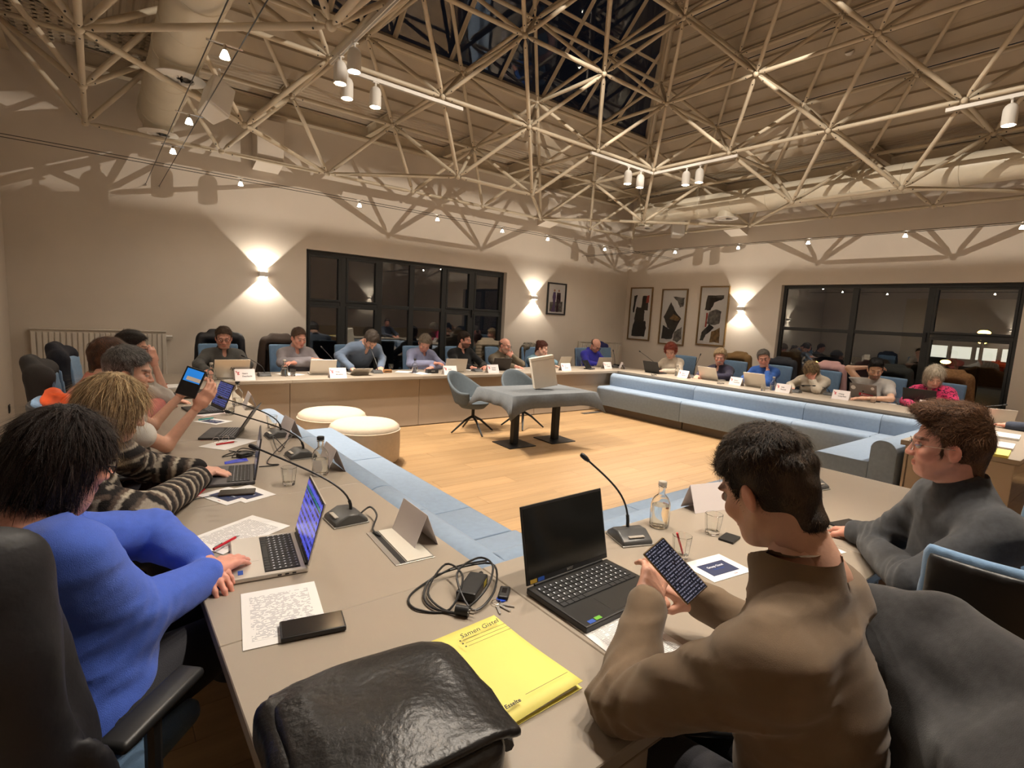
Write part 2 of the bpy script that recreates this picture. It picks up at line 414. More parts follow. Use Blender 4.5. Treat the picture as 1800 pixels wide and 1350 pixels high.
for n, (v, d, A, Bv) in enumerate(items):
    L = (Bv-A).length; key = min((3, 4, 8), key=lambda q: abs(math.sqrt(q)*MU-L))
    if n < 300:
        o = link('strut', ML[key], sf, (A+Bv)/2-sf.location); o.rotation_mode = 'QUATERNION'; o.rotation_quaternion = (Bv-A).to_track_quat('Z', 'Y')
    else:
        d_ = (Bv-A).normalized(); rest.tube([A+d_*.05-sf.location, Bv-d_*.05-sf.location], .026, 8)
tag(rest.build('strut_rest', M_STEEL, sf, smooth=True), kind='stuff')
nm = MB().sphere((0, 0, 0), .036, 12, 8).mesh('node_ball', M_STEEL, smooth=True)
bolt = MB()
for P in nodes:
    link('node_ball', nm, sf, W(*P)-sf.location)
for n, (v, d, A, Bv) in enumerate(items[:300]):
    if d < 8:
        dd = (Bv-A).normalized(); x, y_, _ = basis(dd)
        for q, sg in ((A, 1), (Bv, -1)):
            c = q+dd*sg*.125-sf.location
            e = (Vector((0, 0, CAMZ))-q).normalized(); e = (e-dd*e.dot(dd)).normalized()
            e = (e*.8+Vector((0, 0, -.6))); e = (e-dd*e.dot(dd)).normalized()
            bolt.cyl(c+e*.02, c+e*.028, .008, 6)
tag(bolt.build('bolt', M_BLACK, sf), kind='stuff')
# ---------------------------------------------------------------- ducts
def duct(name, label, x, y0, y1, z, r, outlets):
    root = thing(name, label, 'air duct', (x, y0, z))
    m = MB(); L = y1-y0; n = 40; path = []; R = []
    m.tube([(0, -.0, 0), (0, .02, 0), (0, L-.06, 0), (0, L-.02, 0), (0, L, 0)], [r, r, r, r*.97, r*.85], 32)
    m.build('duct_pipe', M_DUCT, root, smooth=True)
    s = .3; k = 0
    while s < L-.1:
        q = MB(); q.tube([(0, s-.006, 0), (0, s, 0), (0, s+.006, 0)], [r+.001, r+.006, r+.001], 32, cap=False); q.build('seam_ring', M_DUCT, root, smooth=True); s += .62
    for yo in outlets:
        m = MB(); m.lathe([(.15, -r*.6), (.15, -r-.05)], 24, (0, yo-y0, 0)); m.build('outlet_collar', M_DUCT, root, smooth=True)
        m = MB(); m.lathe([(.11, -r-.045), (.20, -r-.05), (.205, -r-.06), (.115, -r-.07), (.11, -r-.05)], 28, (0, yo-y0, 0)); g = m.build('diffuser', M_WHITE, root, smooth=True)
        m = MB()
        for a in range(14):
            t = 2*PI*a/14; c, s_ = math.cos(t), math.sin(t); c2, s2 = math.cos(t+.3), math.sin(t+.3)
            m.add([(.03*c, yo-y0+.03*s_, -r-.062), (.108*c, yo-y0+.108*s_, -r-.062), (.108*c2, yo-y0+.108*s2, -r-.05), (.03*c2, yo-y0+.03*s2, -r-.05)], [(0, 1, 2, 3)])
        m.build('swirl_vane', M_WHITE, g)
        MB().lathe([(.0, -r-.045), (.112, -r-.045)], 20, (0, yo-y0, 0)).build('duct_mouth', M_BLACK, g)
    return root
duct('air_duct', 'round cream spiral duct along the right wall above the art', OX-MU, FY+.05, 7.3, 3.775, .20, [5.33, 7.1])
duct('air_duct', 'round cream spiral duct overhead at the left with two swirl outlets', OX-13*MU, FY+.05, 8.05, 3.775, .20, [5.80, 7.85])
# ================================================================ CEILING FIXTURES
def rail(label, A, Bp):
    A, Bp = Vector(A), Vector(Bp); root = thing('track_rail', label, 'light track', A)
    d = (Bp-A); m = MB(); x, y_, _ = basis(d)
    ang = math.atan2(d.y, d.x); m.box(0, d.length, -.018, .018, -.02, .02)
    m.build('rail_bar', M_WHITE, root, bev=.002, rot=(0, 0, ang))
    m = MB().box(.01, d.length-.01, -.008, .008, -.0215, -.0195); m.build('rail_slot', M_GREY, root, rot=(0, 0, ang))
TRZ = OZ+MU-.066
def spot_head(label, loc, aim=None, power=None, horizontal=None, ang=82):
    loc = Vector(loc); root = thing('track_spot', label, 'spotlight', loc, group=None)
    MB().cyl((0, 0, 0), (0, 0, -.05), .012, 8).build('stem', M_WHITE, root, smooth=True)
    MB().box(-.035, .035, -.014, .014, -.012, .0).build('adapter', M_WHITE, root, bev=.003)
    hd = thing('x', None, None); bpy.data.objects.remove(hd)
    prof = [(.0, .0), (.03, -.003), (.05, -.02), (.062, -.05), (.064, -.08), (.064, -.215), (.058, -.215), (.055, -.19), (.0, -.19)]
    h = MB().lathe(prof, 28).build('lamp_housing', M_WHITE, root, smooth=True)
    g = MB().lathe([(0, -.195), (.054, -.195)], 24).build('lamp_lens', M_SPOTG, h)
    h.location = (0, 0, -.05)
    if horizontal is not None:
        q = Vector(horizontal).normalized().to_track_quat('-Z', 'Y'); h.rotation_mode = 'QUATERNION'; h.rotation_quaternion = q
        lp = loc+Vector((0, 0, -.05))+Vector(horizontal).normalized()*.225; tgt = lp+Vector(horizontal)
    else:
        lp = loc+Vector((0, 0, -.272)); tgt = lp+Vector(aim if aim else (0, 0, -1))
    spot_light('spot', lp, tgt, power or P_TRACK, ang, .6 if horizontal is None else .75, .045)
    return root
xL, xR, yB, yF = OX-11*MU, OX-3*MU, OY-3*MU, OY-11*MU
rail('white light track over the left bench joining the back corner', (xL, yB-.05, TRZ), (xL, yB-2.0, TRZ))
rail('white light track above the round poufs along the left truss', (xL+.05, yB, TRZ), (xL+1.65, yB, TRZ))
rail('white light track near the far corner, back branch', (xR-1.5, yB, TRZ), (xR-.02, yB, TRZ))
rail('white light track near the far corner, right branch', (xR, yB-.03, TRZ), (xR, yB-1.5, TRZ))
rail('white light track at the right edge of the ceiling', (xR, 2.0, TRZ), (xR, -.4, TRZ))
rail('white light track added out of view above the near left seats', (xL, 3.2, TRZ), (xL, yF+.05, TRZ))  # unseen track, added with its heads to brighten the left table
rail('white light track added out of view above the near table', (xL-.2, yF, TRZ), (xL+1.6, yF, TRZ))  # unseen, its heads added to give the near table more light
rail('white light track above the right end of the near side', (xR-1.6, yF, TRZ), (xR-.1, yF, TRZ))
C3 = Vector((4.4, 4.2, 0))
def aimc(x, y, k=.25):
    if y < 3 and x < 4: return (-.22 if x < 2.1 else -.05, -.05 if x < 2.1 else .1, -1)
    return _aimc(x, y, k)
def _aimc(x, y, k=.25): return ((C3.x-x)*k/3, (C3.y-y)*k/3, -1)
for lb, x, y in (('rearmost of the two spotlights on the left track, highest in view', xL, 5.23), ('spotlight on the left track lit just before the track corner', xL, 5.60),
                 ('lowest spotlight of the left cluster, next to the track corner', 2.2, yB), ('rightmost spotlight of the left cluster above the poufs', 2.52, yB),
                 ('left spotlight of the pair on the back branch by the corner', 6.82, yB), ('right spotlight of the pair on the back branch by the corner', 7.13, yB),
                 ('farther spotlight of the pair on the right branch by the corner', xR, 5.27), ('nearer spotlight of the pair on the right branch by the corner', xR, 5.03),
                 ('single spotlight hanging at the right edge of the view', xR, 1.45), ('spotlight added out of view on the near track at its start', 2.0, yF), ('spotlight added out of view on the near track beside its start', 2.6, yF),
                 ('spotlight added out of view on the near track towards the middle', 3.2, yF),
                 ('spotlight on the right end track, first', xR-.4, yF), ('spotlight on the right end track, second', xR-1.0, yF), ('spotlight added out of view on the left near track, first', xL, 2.7), ('spotlight added out of view on the left near track, second', xL, 2.1), ('spotlight added out of view on the left near track, third', xL, 1.3)):
    spot_head('white cylinder '+lb, (x, y, TRZ-.02), aimc(x, y), P_TRACK*(.42 if y < 3 and x < 4 else 1))
def added_slit_flood(label, loc, dirv):
    # added unseen fixture for the truss shadows; its plates cut the beam level
    loc = Vector(loc); d = Vector(dirv).normalized(); root = thing('added_flood_light', label, 'added floodlight', loc); x_ = d.cross(Vector((0, 0, 1))).normalized(); z_ = x_.cross(d)
    root.rotation_mode = 'QUATERNION'; root.rotation_quaternion = Matrix((x_, d, z_)).transposed().to_quaternion()
    for sg in (-1, 1): MB().box(-.55, .55, -.06, .25, sg*.022-.005, sg*.022+.005).build('louvre_plate', M_BLACK, root)
    MB().box(-.55, .55, -.075, -.062, -.036, .036).build('back_plate', M_WHITE, root); MB().box(-.03, .03, -.07, -.065, .036, .30).build('hanger', M_WHITE, root)
    MB().sphere((0, -.03, 0), .012, 10, 6).build('lamp', M_WHITE, root)
    spot_light('added_flood', loc, loc+d, P_FLOOD, 130, .3, .004)
added_slit_flood('added long louvred floodlight facing the back wall, unseen high in the truss', (XC, 1.9, 5.40), (0, 1, -.335))
added_slit_flood('added long louvred floodlight facing the right wall, unseen high in the truss', (3.40, 3.2, 5.40), (1, 0, -.335))
# low-voltage cable lights
def cable_pair(label, a0, a1, sep):
    root = thing('cable_line', label, 'cable', a0); d = Vector(a1)-Vector(a0); s = Vector(sep)
    for sg in (-1, 1):
        wq = MB().tube([s*sg, d+s*sg], .0035, 5).build('wire', M_BLACKM, root)
        for q in (s*sg, d+s*sg): MB().sphere(q, .016, 8, 6).build('anchor', M_CHROME, wq, smooth=True)
cable_pair('pair of thin low voltage wires stretched in front of the back wall', (LX+.01, 6.96, 2.99), (RX-.01, 6.96, 2.99), (0, .07, 0))
cable_pair('pair of thin low voltage wires stretched along the right wall', (8.34, BY-.01, 2.975), (8.34, FY+.01, 2.975), (.06, 0, 0))
cable_pair('pair of thin low voltage wires above the left row of seats', (.60, BY-.01, 2.98), (.60, FY+.01, 2.98), (.07, 0, 0))
def cable_lamp(label, x, y, z, along, grp):
    root = thing('cable_lamp', label, 'lamp', (x, y, z), group=grp)
    d = Vector((0, .09, 0)) if along == 'x' else Vector((.09, 0, 0))
    MB().tube([-d, d], .006, 6).build('cross_bar', M_CHROME, root, smooth=True)
    MB().tube([(0, 0, 0), (0, 0, -.03)], .008, 6).build('socket', M_CHROME, root)
    MB().lathe([(.010, -.03), (.018, -.045), (.026, -.07), (.0, -.075)], 14).build('bulb', M_BULB, root, smooth=True)
    spot_light('halogen', (x, y, z-.085), (x, y, z-1), P_CABLE, 165, .8, .03)
ord_ = ['first', 'second', 'third', 'fourth', 'fifth', 'sixth']
for i, (px, py) in enumerate(((423, 320), (632, 358), (769, 384), (883, 405), (963, 419), (1063, 438))):
    q = aty(px, py, 6.96); cable_lamp(ord_[i]+' halogen bulb from the left on the back wall wires', q.x, 6.96, 2.99, 'x', 'halogen bulbs on the wires')
for i, (px, py) in enumerate(((1187, 440), (1298, 432), (1421, 423), (1592, 411), (1797, 399))):
    q = atx(px, py, 8.34); cable_lamp(ord_[i]+' halogen bulb from the room corner on the right wall wires', 8.34, q.y, 2.975, 'y', 'halogen bulbs on the wires')
for i, (px, py) in enumerate(((305, 256), (334, 201), (400, 80))):
    q = at(px, py, 2.98); cable_lamp(['lowest', 'middle', 'highest'][i]+' halogen bulb in view on the wires over the left seats', .60, q.y, 2.98, 'y', 'halogen bulbs on the wires')
# sconces
def sconce(label, loc, rz):
    root = thing('wall_sconce', label, 'wall lamp', loc, rz)     # local -Y into the room
    MB().box(-.06, .06, -.10, -.001, -.035, .035).build('sconce_body', M_WHITE, root, bev=.004)
    for sg in (-1, 1):
        MB().box(-.045, .045, -.085, -.015, sg*.036-.001, sg*.036+.001).build('light_slot', M_SPOTG, root)
        R_ = Matrix.Rotation(rz, 3, 'Z'); p = Vector(loc)+R_ @ Vector((0, -.065, sg*.045))
        spot_light('sconce_light', p, p+Vector((0, 0, sg))+R_ @ Vector((0, .25, 0)), P_SCONCE, 96, .12, .012, (1, .91, .77))
sconce('white up-down wall lamp left of the back window', (1.89, BY, 2.0), 0)
sconce('white up-down wall lamp beside the framed couple portrait', (6.97, BY, 2.0), 0)
sconce('white up-down wall lamp beside the right window', (RX, 5.42, 1.99), -PI/2)
sconce('white up-down wall lamp in the middle of the left wall', (LX, 3.2, 2.0), PI/2)
sconce('white up-down wall lamp on the wall behind the camera, left', (1.2, FY, 2.0), PI); sconce('white up-down wall lamp on the wall behind the camera, middle', (4.7, FY, 2.0), PI); sconce('white up-down wall lamp on the wall behind the camera, right', (8.2, FY, 2.0), PI)
# corbel boxes
def corbel(lb, loc, rz):
    root = thing('support_box', lb, 'bracket', loc, rz)
    MB().box(-.17, .17, -.30, -.001, -.12, .42).build('box_body', M_WALL, root, bev=.01)
    MB().prism([(-.001, -.12), (-.30, -.12), (-.001, -.20)], 'x', -.17, .17).build('box_foot', M_WALL, root)
corbel('boxed truss support on the back wall, left one', (1.93, BY, 3.62), 0)
corbel('boxed truss support on the back wall, right one', (7.14, BY, 3.62), 0)
corbel('boxed truss support on the right wall', (RX, 5.63, 3.58), -PI/2)
# speakers, smoke detector
def speaker(lb, loc, rot, s=(.22, .19, .36)):
    root = thing('speaker', lb, 'speaker', loc); root.rotation_euler = rot
    MB().tube([(0, s[1]*.6, s[2]/2-.01), (0, s[1]*.6, s[2]/2+.10), (0, s[1]*.9, s[2]/2+.30)], .012, 8).build('hanger', M_WHITE, root)
    m = MB(); m.prism([(-s[0]/2, 0), (s[0]/2, 0), (s[0]*.36, s[1]), (-s[0]*.36, s[1])], 'z', -s[2]/2, s[2]/2); m.build('cabinet', M_WHITE, root, bev=.015)
    MB().box(-s[0]*.46, s[0]*.46, -.012, .001, -s[2]*.46, s[2]*.46).build('grille', mat('grille', (.80, .77, .74), .8, bump=.4, bscale=900), root, bev=.012)
    MB().tube([(0, s[1], 0), (0, s[1]+.05, 0), (0, s[1]+.07, .03)], .02, 8).build('bracket', M_GREY, root)
speaker('white wall speaker hanging in the truss at the upper left', tuple(at(390, 168, 3.42)), (math.radians(-22), math.radians(24), math.radians(18)))
speaker('white speaker hanging in the truss near the far corner', tuple(atx(1193, 395, 9.25)), (math.radians(-12), 0, math.radians(-38)), (.26, .2, .42))
sd = thing('smoke_detector', 'round white smoke detector on the sloping right ceiling', 'smoke detector', (7.90, 3.26, OX+OZ+KD-7.90-.01)); sd.rotation_euler = (0, math.radians(-45)+PI, 0)
MB().lathe([(.055, 0), (.055, .025), (.04, .045), (.0, .05)], 20).build('detector_body', M_WHITE, sd, smooth=True)
MB().lathe([(.03, .044), (.032, .05), (.022, .056), (.0, .056)], 16).build('detector_cap', mat('cap_grey', (.5, .47, .43), .5), sd, smooth=True)
# ================================================================ WALL ITEMS
def radiator(lb, x0, x1, z0, z1):
    root = thing('radiator', lb, 'radiator', (x0, BY-.11, z0)); w_, h = x1-x0, z1-z0
    m = MB(); m.box(0, w_, .02, .09, 0, h); m.build('radiator_body', M_BASE, root, bev=.006)
    n = int(w_/.052); g = w_/n
    rm = MB().box(.006, g-.006, 0, .022, .05, h-.03).mesh('rib', M_BASE, bev=.005)
    for i in range(n): link('rib', rm, root, (i*g, 0, 0))
    MB().box(-.004, w_+.004, -.004, .094, h, h+.012).build('top_grille', M_BASE, root, bev=.002)
    MB().cyl((w_, .05, h-.06), (w_+.07, .05, h-.06), .02, 12).build('valve', M_WHITE, root, smooth=True)
    for x in (.15, w_-.15): MB().box(x-.02, x+.02, .088, .108, .1, h-.1).build('bracket', M_GREY, root)
radiator('large cream panel radiator behind the left row', -.62, .70, .30, 1.15)
radiator('cream panel radiator behind the hooded blue sweater', 8.33, 9.62, .30, 1.13)
o = thing('wall_outlet', 'small black power outlet low on the left wall', 'outlet', (LX+.002, atx(15, 716, LX).y, .30))
MB().box(0, .010, -.04, .04, -.045, .045).build('cover_plate', M_BLACK, o, bev=.003); MB().box(.009, .012, -.022, .022, -.024, .024).build('socket', M_BLACKG, o, bev=.002)
M_GOLD = mat('gold_frame', (.20, .12, .045), .4, metal=.3, var=.15, vscale=30)
def framed(lb, cat, ax, c, wd, ht, fw, fm, build_art):
    root = thing('picture_frame', lb, cat, c, 0 if ax == 'x' else -PI/2)   # local -Y into room, +X right seen from room
    m = MB()
    for a in ((-wd/2, wd/2, ht/2-fw, ht/2), (-wd/2, wd/2, -ht/2, -ht/2+fw), (-wd/2, -wd/2+fw, -ht/2+fw, ht/2-fw), (wd/2-fw, wd/2, -ht/2+fw, ht/2-fw)):
        m.box(a[0], a[1], -.035, -.003, a[2], a[3])
    m.build('frame', fm, root, bev=.004)
    MB().box(-wd/2+fw, wd/2-fw, -.012, -.006, -ht/2+fw, ht/2-fw).build('mat_board', M_PAPER, root)
    build_art(root, wd-2*fw, ht-2*fw)
    MB().box(-wd/2+fw, wd/2-fw, -.024, -.022, -ht/2+fw, ht/2-fw).build('glazing', mat('frame_glass', (1, 1, 1), 0, trans=1, ior=1.3), root)
def blob(root, nm, pts, m, y, w_, h):
    mb = MB(); P = [((a-.5)*w_, (b-.5)*h) for a, b in pts]
    mb.prism(P, 'y', y-.0008, y); mb.build(nm, m, root)
A_DK = mat('art_umber', (.035, .026, .02), .7, var=.5, vscale=14); A_BK = mat('art_black', (.012, .012, .014), .7, var=.4, vscale=12)
A_OC = mat('art_ochre', (.22, .13, .05), .7, var=.5, vscale=14); A_GY = mat('art_grey', (.16, .145, .13), .7, var=.6, vscale=16); A_RD = mat('art_red', (.40, .05, .03), .7)
def jag(pts, k=.012, n=4, seed=1):
    rr = random.Random(seed); out = []
    for i, a in enumerate(pts):
        b = pts[(i+1) % len(pts)]
        for j in range(n):
            t = j/n; out.append((a[0]+(b[0]-a[0])*t+rr.uniform(-k, k), a[1]+(b[1]-a[1])*t+rr.uniform(-k, k)*.6))
    return out
def art1(r, w_, h):
    blob(r, 'painted_shape', jag([(.12, .52), (.14, .86), (.30, .87), (.24, .72), (.20, .53)], seed=2), A_BK, -.0125, w_, h)
    blob(r, 'painted_shape', jag([(.52, .58), (.58, .86), (.84, .86), (.86, .58), (.62, .56)], seed=3), A_DK, -.0125, w_, h)
    blob(r, 'painted_shape', jag([(.75, .72), (.77, .865), (.88, .865), (.88, .73)], seed=4), A_RD, -.0135, w_, h)
    blob(r, 'painted_shape', jag([(.22, .40), (.30, .64), (.60, .62), (.72, .55), (.70, .34), (.30, .33)], seed=5), A_DK, -.0140, w_, h)
    blob(r, 'painted_shape', jag([(.14, .05), (.18, .26), (.26, .38), (.80, .36), (.84, .22), (.78, .05)], seed=6), A_BK, -.0130, w_, h)
def art2(r, w_, h):
    blob(r, 'painted_shape', jag([(.10, .50), (.38, .78), (.62, .58), (.86, .48), (.60, .22), (.30, .30)], seed=7), A_DK, -.0125, w_, h)
    blob(r, 'painted_shape', jag([(.36, .46), (.50, .56), (.84, .48), (.70, .42)], seed=8), A_OC, -.0135, w_, h)
    blob(r, 'painted_shape', jag([(.44, .88), (.92, .86), (.90, .70), (.76, .68), (.66, .78)], seed=9), A_GY, -.0130, w_, h)
    blob(r, 'painted_shape', jag([(.07, .08), (.10, .34), (.34, .28), (.62, .26), (.52, .08)], seed=10), A_BK, -.0140, w_, h)
    blob(r, 'painted_shape', jag([(.58, .06), (.62, .22), (.90, .32), (.94, .10), (.78, .03)], seed=11), A_GY, -.0138, w_, h)
def art3(r, w_, h):
    blob(r, 'painted_shape', jag([(.18, .60), (.24, .86), (.86, .86), (.84, .80), (.52, .74), (.40, .60)], seed=12), A_DK, -.0125, w_, h)
    blob(r, 'painted_shape', jag([(.30, .36), (.36, .58), (.60, .62), (.80, .58), (.78, .38), (.60, .34)], seed=13), A_GY, -.0130, w_, h)
    blob(r, 'painted_shape', jag([(.10, .06), (.14, .20), (.40, .36), (.60, .30), (.30, .16), (.22, .06)], seed=14), A_BK, -.0135, w_, h)
    blob(r, 'painted_shape', jag([(.46, .04), (.50, .22), (.80, .30), (.84, .04)], seed=15), A_OC, -.0140, w_, h)
    blob(r, 'painted_shape', jag([(.24, .30), (.26, .56), (.32, .55), (.30, .30)], seed=16), A_RD, -.0128, w_, h)
def portrait(r, w_, h):
    blob(r, 'backdrop', [(.12, .06), (.88, .06), (.88, .42), (.12, .38)], A_GY, -.0122, w_, h)
    PU = mat('dress_purple', (.10, .055, .16), .6); MA = mat('suit_maroon', (.045, .012, .025), .6); SK = mat('photo_skin', (.45, .26, .18), .6)
    blob(r, 'printed_figure', [(.20, .05), (.46, .05), (.42, .30), (.46, .55), (.43, .73), (.30, .73), (.26, .55), (.32, .32)], PU, -.0126, w_, h)
    blob(r, 'printed_figure', [(.50, .05), (.64, .05), (.64, .34), (.76, .40), (.74, .72), (.52, .72), (.50, .42), (.54, .34)], MA, -.0126, w_, h)
    for cx, cz in ((.365, .785), (.63, .785)): blob(r, 'printed_figure', [(cx+.055*math.cos(a*PI/6), cz+.045*math.sin(a*PI/6)) for a in range(12)], SK, -.0128, w_, h)
framed('black framed portrait of a standing couple on the back wall', 'picture', 'x', (7.60, BY, 2.015), .53, .66, .03, M_BLACK, portrait)
framed('gold framed abstract with a tall dark column and red corner, nearest the corner', 'picture', 'y', (RX, 7.84, 1.82), .63, 1.20, .028, M_GOLD, art1)
framed('gold framed abstract with an ochre angular shape, middle of the three', 'picture', 'y', (RX, 6.95, 1.78), .65, 1.20, .028, M_GOLD, art2)
framed('gold framed abstract with a grey dome shape, beside the wall lamp', 'picture', 'y', (RX, 6.01, 1.83), .65, 1.20, .028, M_GOLD, art3)
# outside, seen through the right window
M_ASPH = mat('asphalt', (.03, .03, .03), .6, var=.3, vscale=3)
tag(MB().box(-30, 60, -40, 60, -.6, -.5).build('ground_outside', M_ASPH), kind='structure')
M_AMB = mat('sodium_glow', (1, .55, .12), .4, emit=18)
for i, (px, py, X) in enumerate(((1730, 586, 22), (1727, 602, 30), (1662, 637, 26), (1430, 640, 18))):
    q = atx(px, py, X); r_ = thing('street_lamp', ['tallest', 'second', 'third', 'nearest'][i]+' amber street lamp outside the right window', 'street lamp', (q.x, q.y, -.5), group='amber street lamps outside')
    MB().cyl((0, 0, 0), (0, 0, q.z+.5), .05, 8).build('pole', M_BLACKM, r_); MB().sphere((0, 0, q.z+.52), .16, 10, 6, (1.6, 1, .5)).build('lamp_globe', M_AMB, r_, smooth=True)
sh = thing('reflection_stand_in', 'made-up glowing front outside, standing in for a reflection in the right window', 'reflection stand-in', (34, atx(1750, 655, 34).y-3, -.5), 0)
M_SHW = mat('stand_in_wall', (.05, .045, .04), .8)
MB().box(0, .3, -4, 7, 0, 4.2).build('facade', M_SHW, sh)
M_SHG = mat('reflection_glow', (1, .95, .82), .4, emit=.9)  # made-up glow in place of white reflections on the right window
for i in range(5):
    f_ = MB().box(-.06, -.001, 1.1+i*.95, 1.98+i*.95, 1.2, 1.9).build('reflection_piece', M_FRAME, sh); MB().box(-.08, -.061, 1.16+i*.95, 1.92+i*.95, 1.25, 1.85).build('pane', M_SHG, f_)
# ================================================================ TABLES
def tableblock(name, label, x0, x1, y0, y1, panel, legs):
    root = thing(name, label, 'table', ((x0+x1)/2, (y0+y1)/2, 0)); cx, cy = root.location.x, root.location.y
    g = .0008
    t = MB().box(x0-cx+g, x1-cx-g, y0-cy+g, y1-cy-g, TZ-.038, TZ).build('tabletop', M_TOP, root, bev=.0025, seg=1)
    MB().box(x0-cx+.0015, x1-cx-.0015, y0-cy+.0015, y1-cy-.0015, TZ-.0435, TZ-.0385).build('edge_band', M_EDGE, t)
    for a in panel: MB().box(a[0]-cx, a[1]-cx, a[2]-cy, a[3]-cy, .012, TZ-.0437).build('front_panel', M_PANEL, root, bev=.002, seg=1)
    for a in legs: MB().box(a[0]-cx, a[1]-cx, a[2]-cy, a[3]-cy, 0, TZ-.0437).build('leg_panel', M_PANEL, root, bev=.002, seg=1)
    return root
xs_ = [XL0, aty(514, 690, YB1).x, aty(737, 690, YB1+.1).x, 5.65, XR1-.0, XR0]
PB = YB1+.10
for i in range(5):
    a, b = xs_[i], xs_[i+1]
    tableblock('conference_table', ['taupe table section at the left end of the back row', 'taupe table section behind the two cream poufs', 'taupe table section under the window behind the draped table',
               'taupe table section of the back row towards the corner', 'taupe corner table section joining the back and right rows'][i],
               a, b, YB1, YB0, [(a+.003, b-.003, PB, PB+.02)] if i < 4 else [], [(a+.03, a+.055, PB+.03, YB0-.08), (b-.055, b-.03, PB+.03, YB0-.08)])
ys_ = [YN0, YN1, 2.50, 3.75, 5.05, YB1]
for i in range(5):
    a, b = ys_[i], ys_[i+1]
    tableblock('conference_table', ['taupe corner table section under the black leather bag', 'taupe table section in front of the blue cardigan', 'taupe table section with the phone taker at its edge',
               'taupe table section of the left row near the red sweater', 'taupe table section at the far end of the left row'][i],
               XL0, XL1, a, b, [(XL1-.06, XL1-.04, a+.003, b-.003)] if i else [], [(XL0+.10, XL1-.07, a+.03, a+.05), (XL0+.10, XL1-.07, b-.05, b-.03)])
for i, (a, b) in enumerate(((XL1, 2.42), (2.42, XG0))):
    tableblock('conference_table', ['taupe near table section under the open black laptop', 'taupe near table section in front of the grey sweater'][i],
               a, b, YN0, YN1, [(a+.003, b-.003, YN1-.06, YN1-.04)], [(a+.03, a+.05, YN0+.1, YN1-.07), (b-.05, b-.03, YN0+.02, YN1-.07)])
tableblock('conference_table', 'taupe table section right of the gap, with files on it', XG1, XR1, YN0+.07, YN1+.03, [(XG1+.003, XR1-.003, YN1-.03, YN1-.01)], [(XG1+.005, XG1+.03, YN0+.1, YN1-.04)])
yr = [YN0+.07, YN1+.03, 3.0, 4.7, YB1]
for i in range(4):
    a, b = yr[i], yr[i+1]
    tableblock('conference_table', ['taupe corner table section at the right edge', 'taupe table section under the pink leopard blouse', 'taupe table section of the right row in the middle', 'taupe table section of the right row below the art'][i],
               XR1, XR0, a, b, [(XR1+.04, XR1+.06, a+.003, b-.003)] if i else [], [(XR1+.09, XR0-.1, a+.03, a+.05), (XR1+.09, XR0-.1, b-.05, b-.03)])
# ================================================================ BENCHES
def arc(cx, cy, r, a0, a1, n): return [(cx+r*math.cos(math.radians(a0+(a1-a0)*i/n)), cy+r*math.sin(math.radians(a0+(a1-a0)*i/n))) for i in range(n+1)]
M_PLINTH = mat('bench_plinth', (.16, .125, .09), .6)
def bench(label, origin, rz, L, d, backw=.22, ztop=.672, seat=True):
    """local: u=+Y away from the table, length along +X"""
    root = thing('bench', label, 'bench', origin, rz)
    bp = [(0.012, .13)]+[(0.012, ztop-.10)]+arc(.112, ztop-.10, .10, 180, 90, 6)[1:]+arc(backw-.09, ztop-.09, .09, 90, 10, 7)+[(backw, .40), (backw, .13)]
    MB().prism(bp, 'x', .003, L-.003).build('backrest', M_BENCH, root, smooth=True, bev=.006, angle=50)
    sp = [(backw+.002, .13), (backw+.002, .452), (d-.06, .452)]+arc(d-.05, .402, .05, 90, 0, 5)+[(d-.004, .13)]
    MB().prism(sp, 'x', .003, L-.003).build('seat', M_BENCH, root, smooth=True, bev=.006, angle=50)
    MB().box(.01, L-.01, .02, d-.10, 0, .129).build('plinth', M_PLINTH, root)
# left row bench: u -> +X, length along ... rotate -90: local Y->+X, local X->-Y
for a, b, lb in ((2.12, 2.52, 'short'), (2.52, 3.76, 'middle'), (3.76, 4.93, 'far')):
    bench('blue upholstered bench backing the left tables, %s module' % lb, (XL1+.002, b, 0), -PI/2, b-a, .72)
def back_prof(bw, ztop): return [(0.012, .13)]+[(0.012, ztop-.10)]+arc(.112, ztop-.10, .10, 180, 90, 6)[1:]+arc(bw-.09, ztop-.09, .09, 90, 10, 7)+[(bw, .40), (bw, .13)]
def corner_bench(label, o, sx, d1, d2, bw, ztop=.672):
    # corner at o; one back along Y (facing sx*X, depth d1), one along X (facing +Y, depth d2)
    root = thing('bench', label, 'bench', (o[0], o[1], 0))
    P = back_prof(bw, ztop)
    MB().prism([(sx*a, z) for a, z in P], 'y', .012, d2-.003).build('backrest', M_BENCH, root, smooth=True, bev=.006, angle=50)
    a, b = sorted((sx*(bw-.06), sx*(d1-.003)))
    MB().prism(P, 'x', a, b).build('backrest', M_BENCH, root, smooth=True, bev=.006, angle=50)
    a, b = sorted((sx*bw, sx*(d1-.003)))
    MB().box(a, b, bw, d2-.003, .13, .452).build('seat', M_BENCH, root, smooth=True, bev=.012)
    a, b = sorted((sx*.02, sx*(d1-.01))); MB().box(a, b, .02, d2-.01, 0, .129).build('plinth', M_PLINTH, root)
corner_bench('blue upholstered corner bench where the left and near tables meet', (XL1+.002, YN1+.002), 1, .72, .697, .22)
for a, b, lb in ((XL1+.724, 2.60, 'first'), (2.60, XG0-.02, 'second')):
    bench('blue upholstered bench behind the near table, %s module' % lb, (a, YN1+.002, 0), 0, b-a, .68)
yy = [1.457+.70, at(1385, 742, .45).y, at(1189, 706, .45).y, YB1-.005]
for i in range(3):
    a, b = yy[i], yy[i+1]
    bench('long blue bench along the right tables, %s module' % ['nearest', 'middle', 'farthest'][i], (XR1-.002, a, 0), PI/2, b-a, .53, .20)
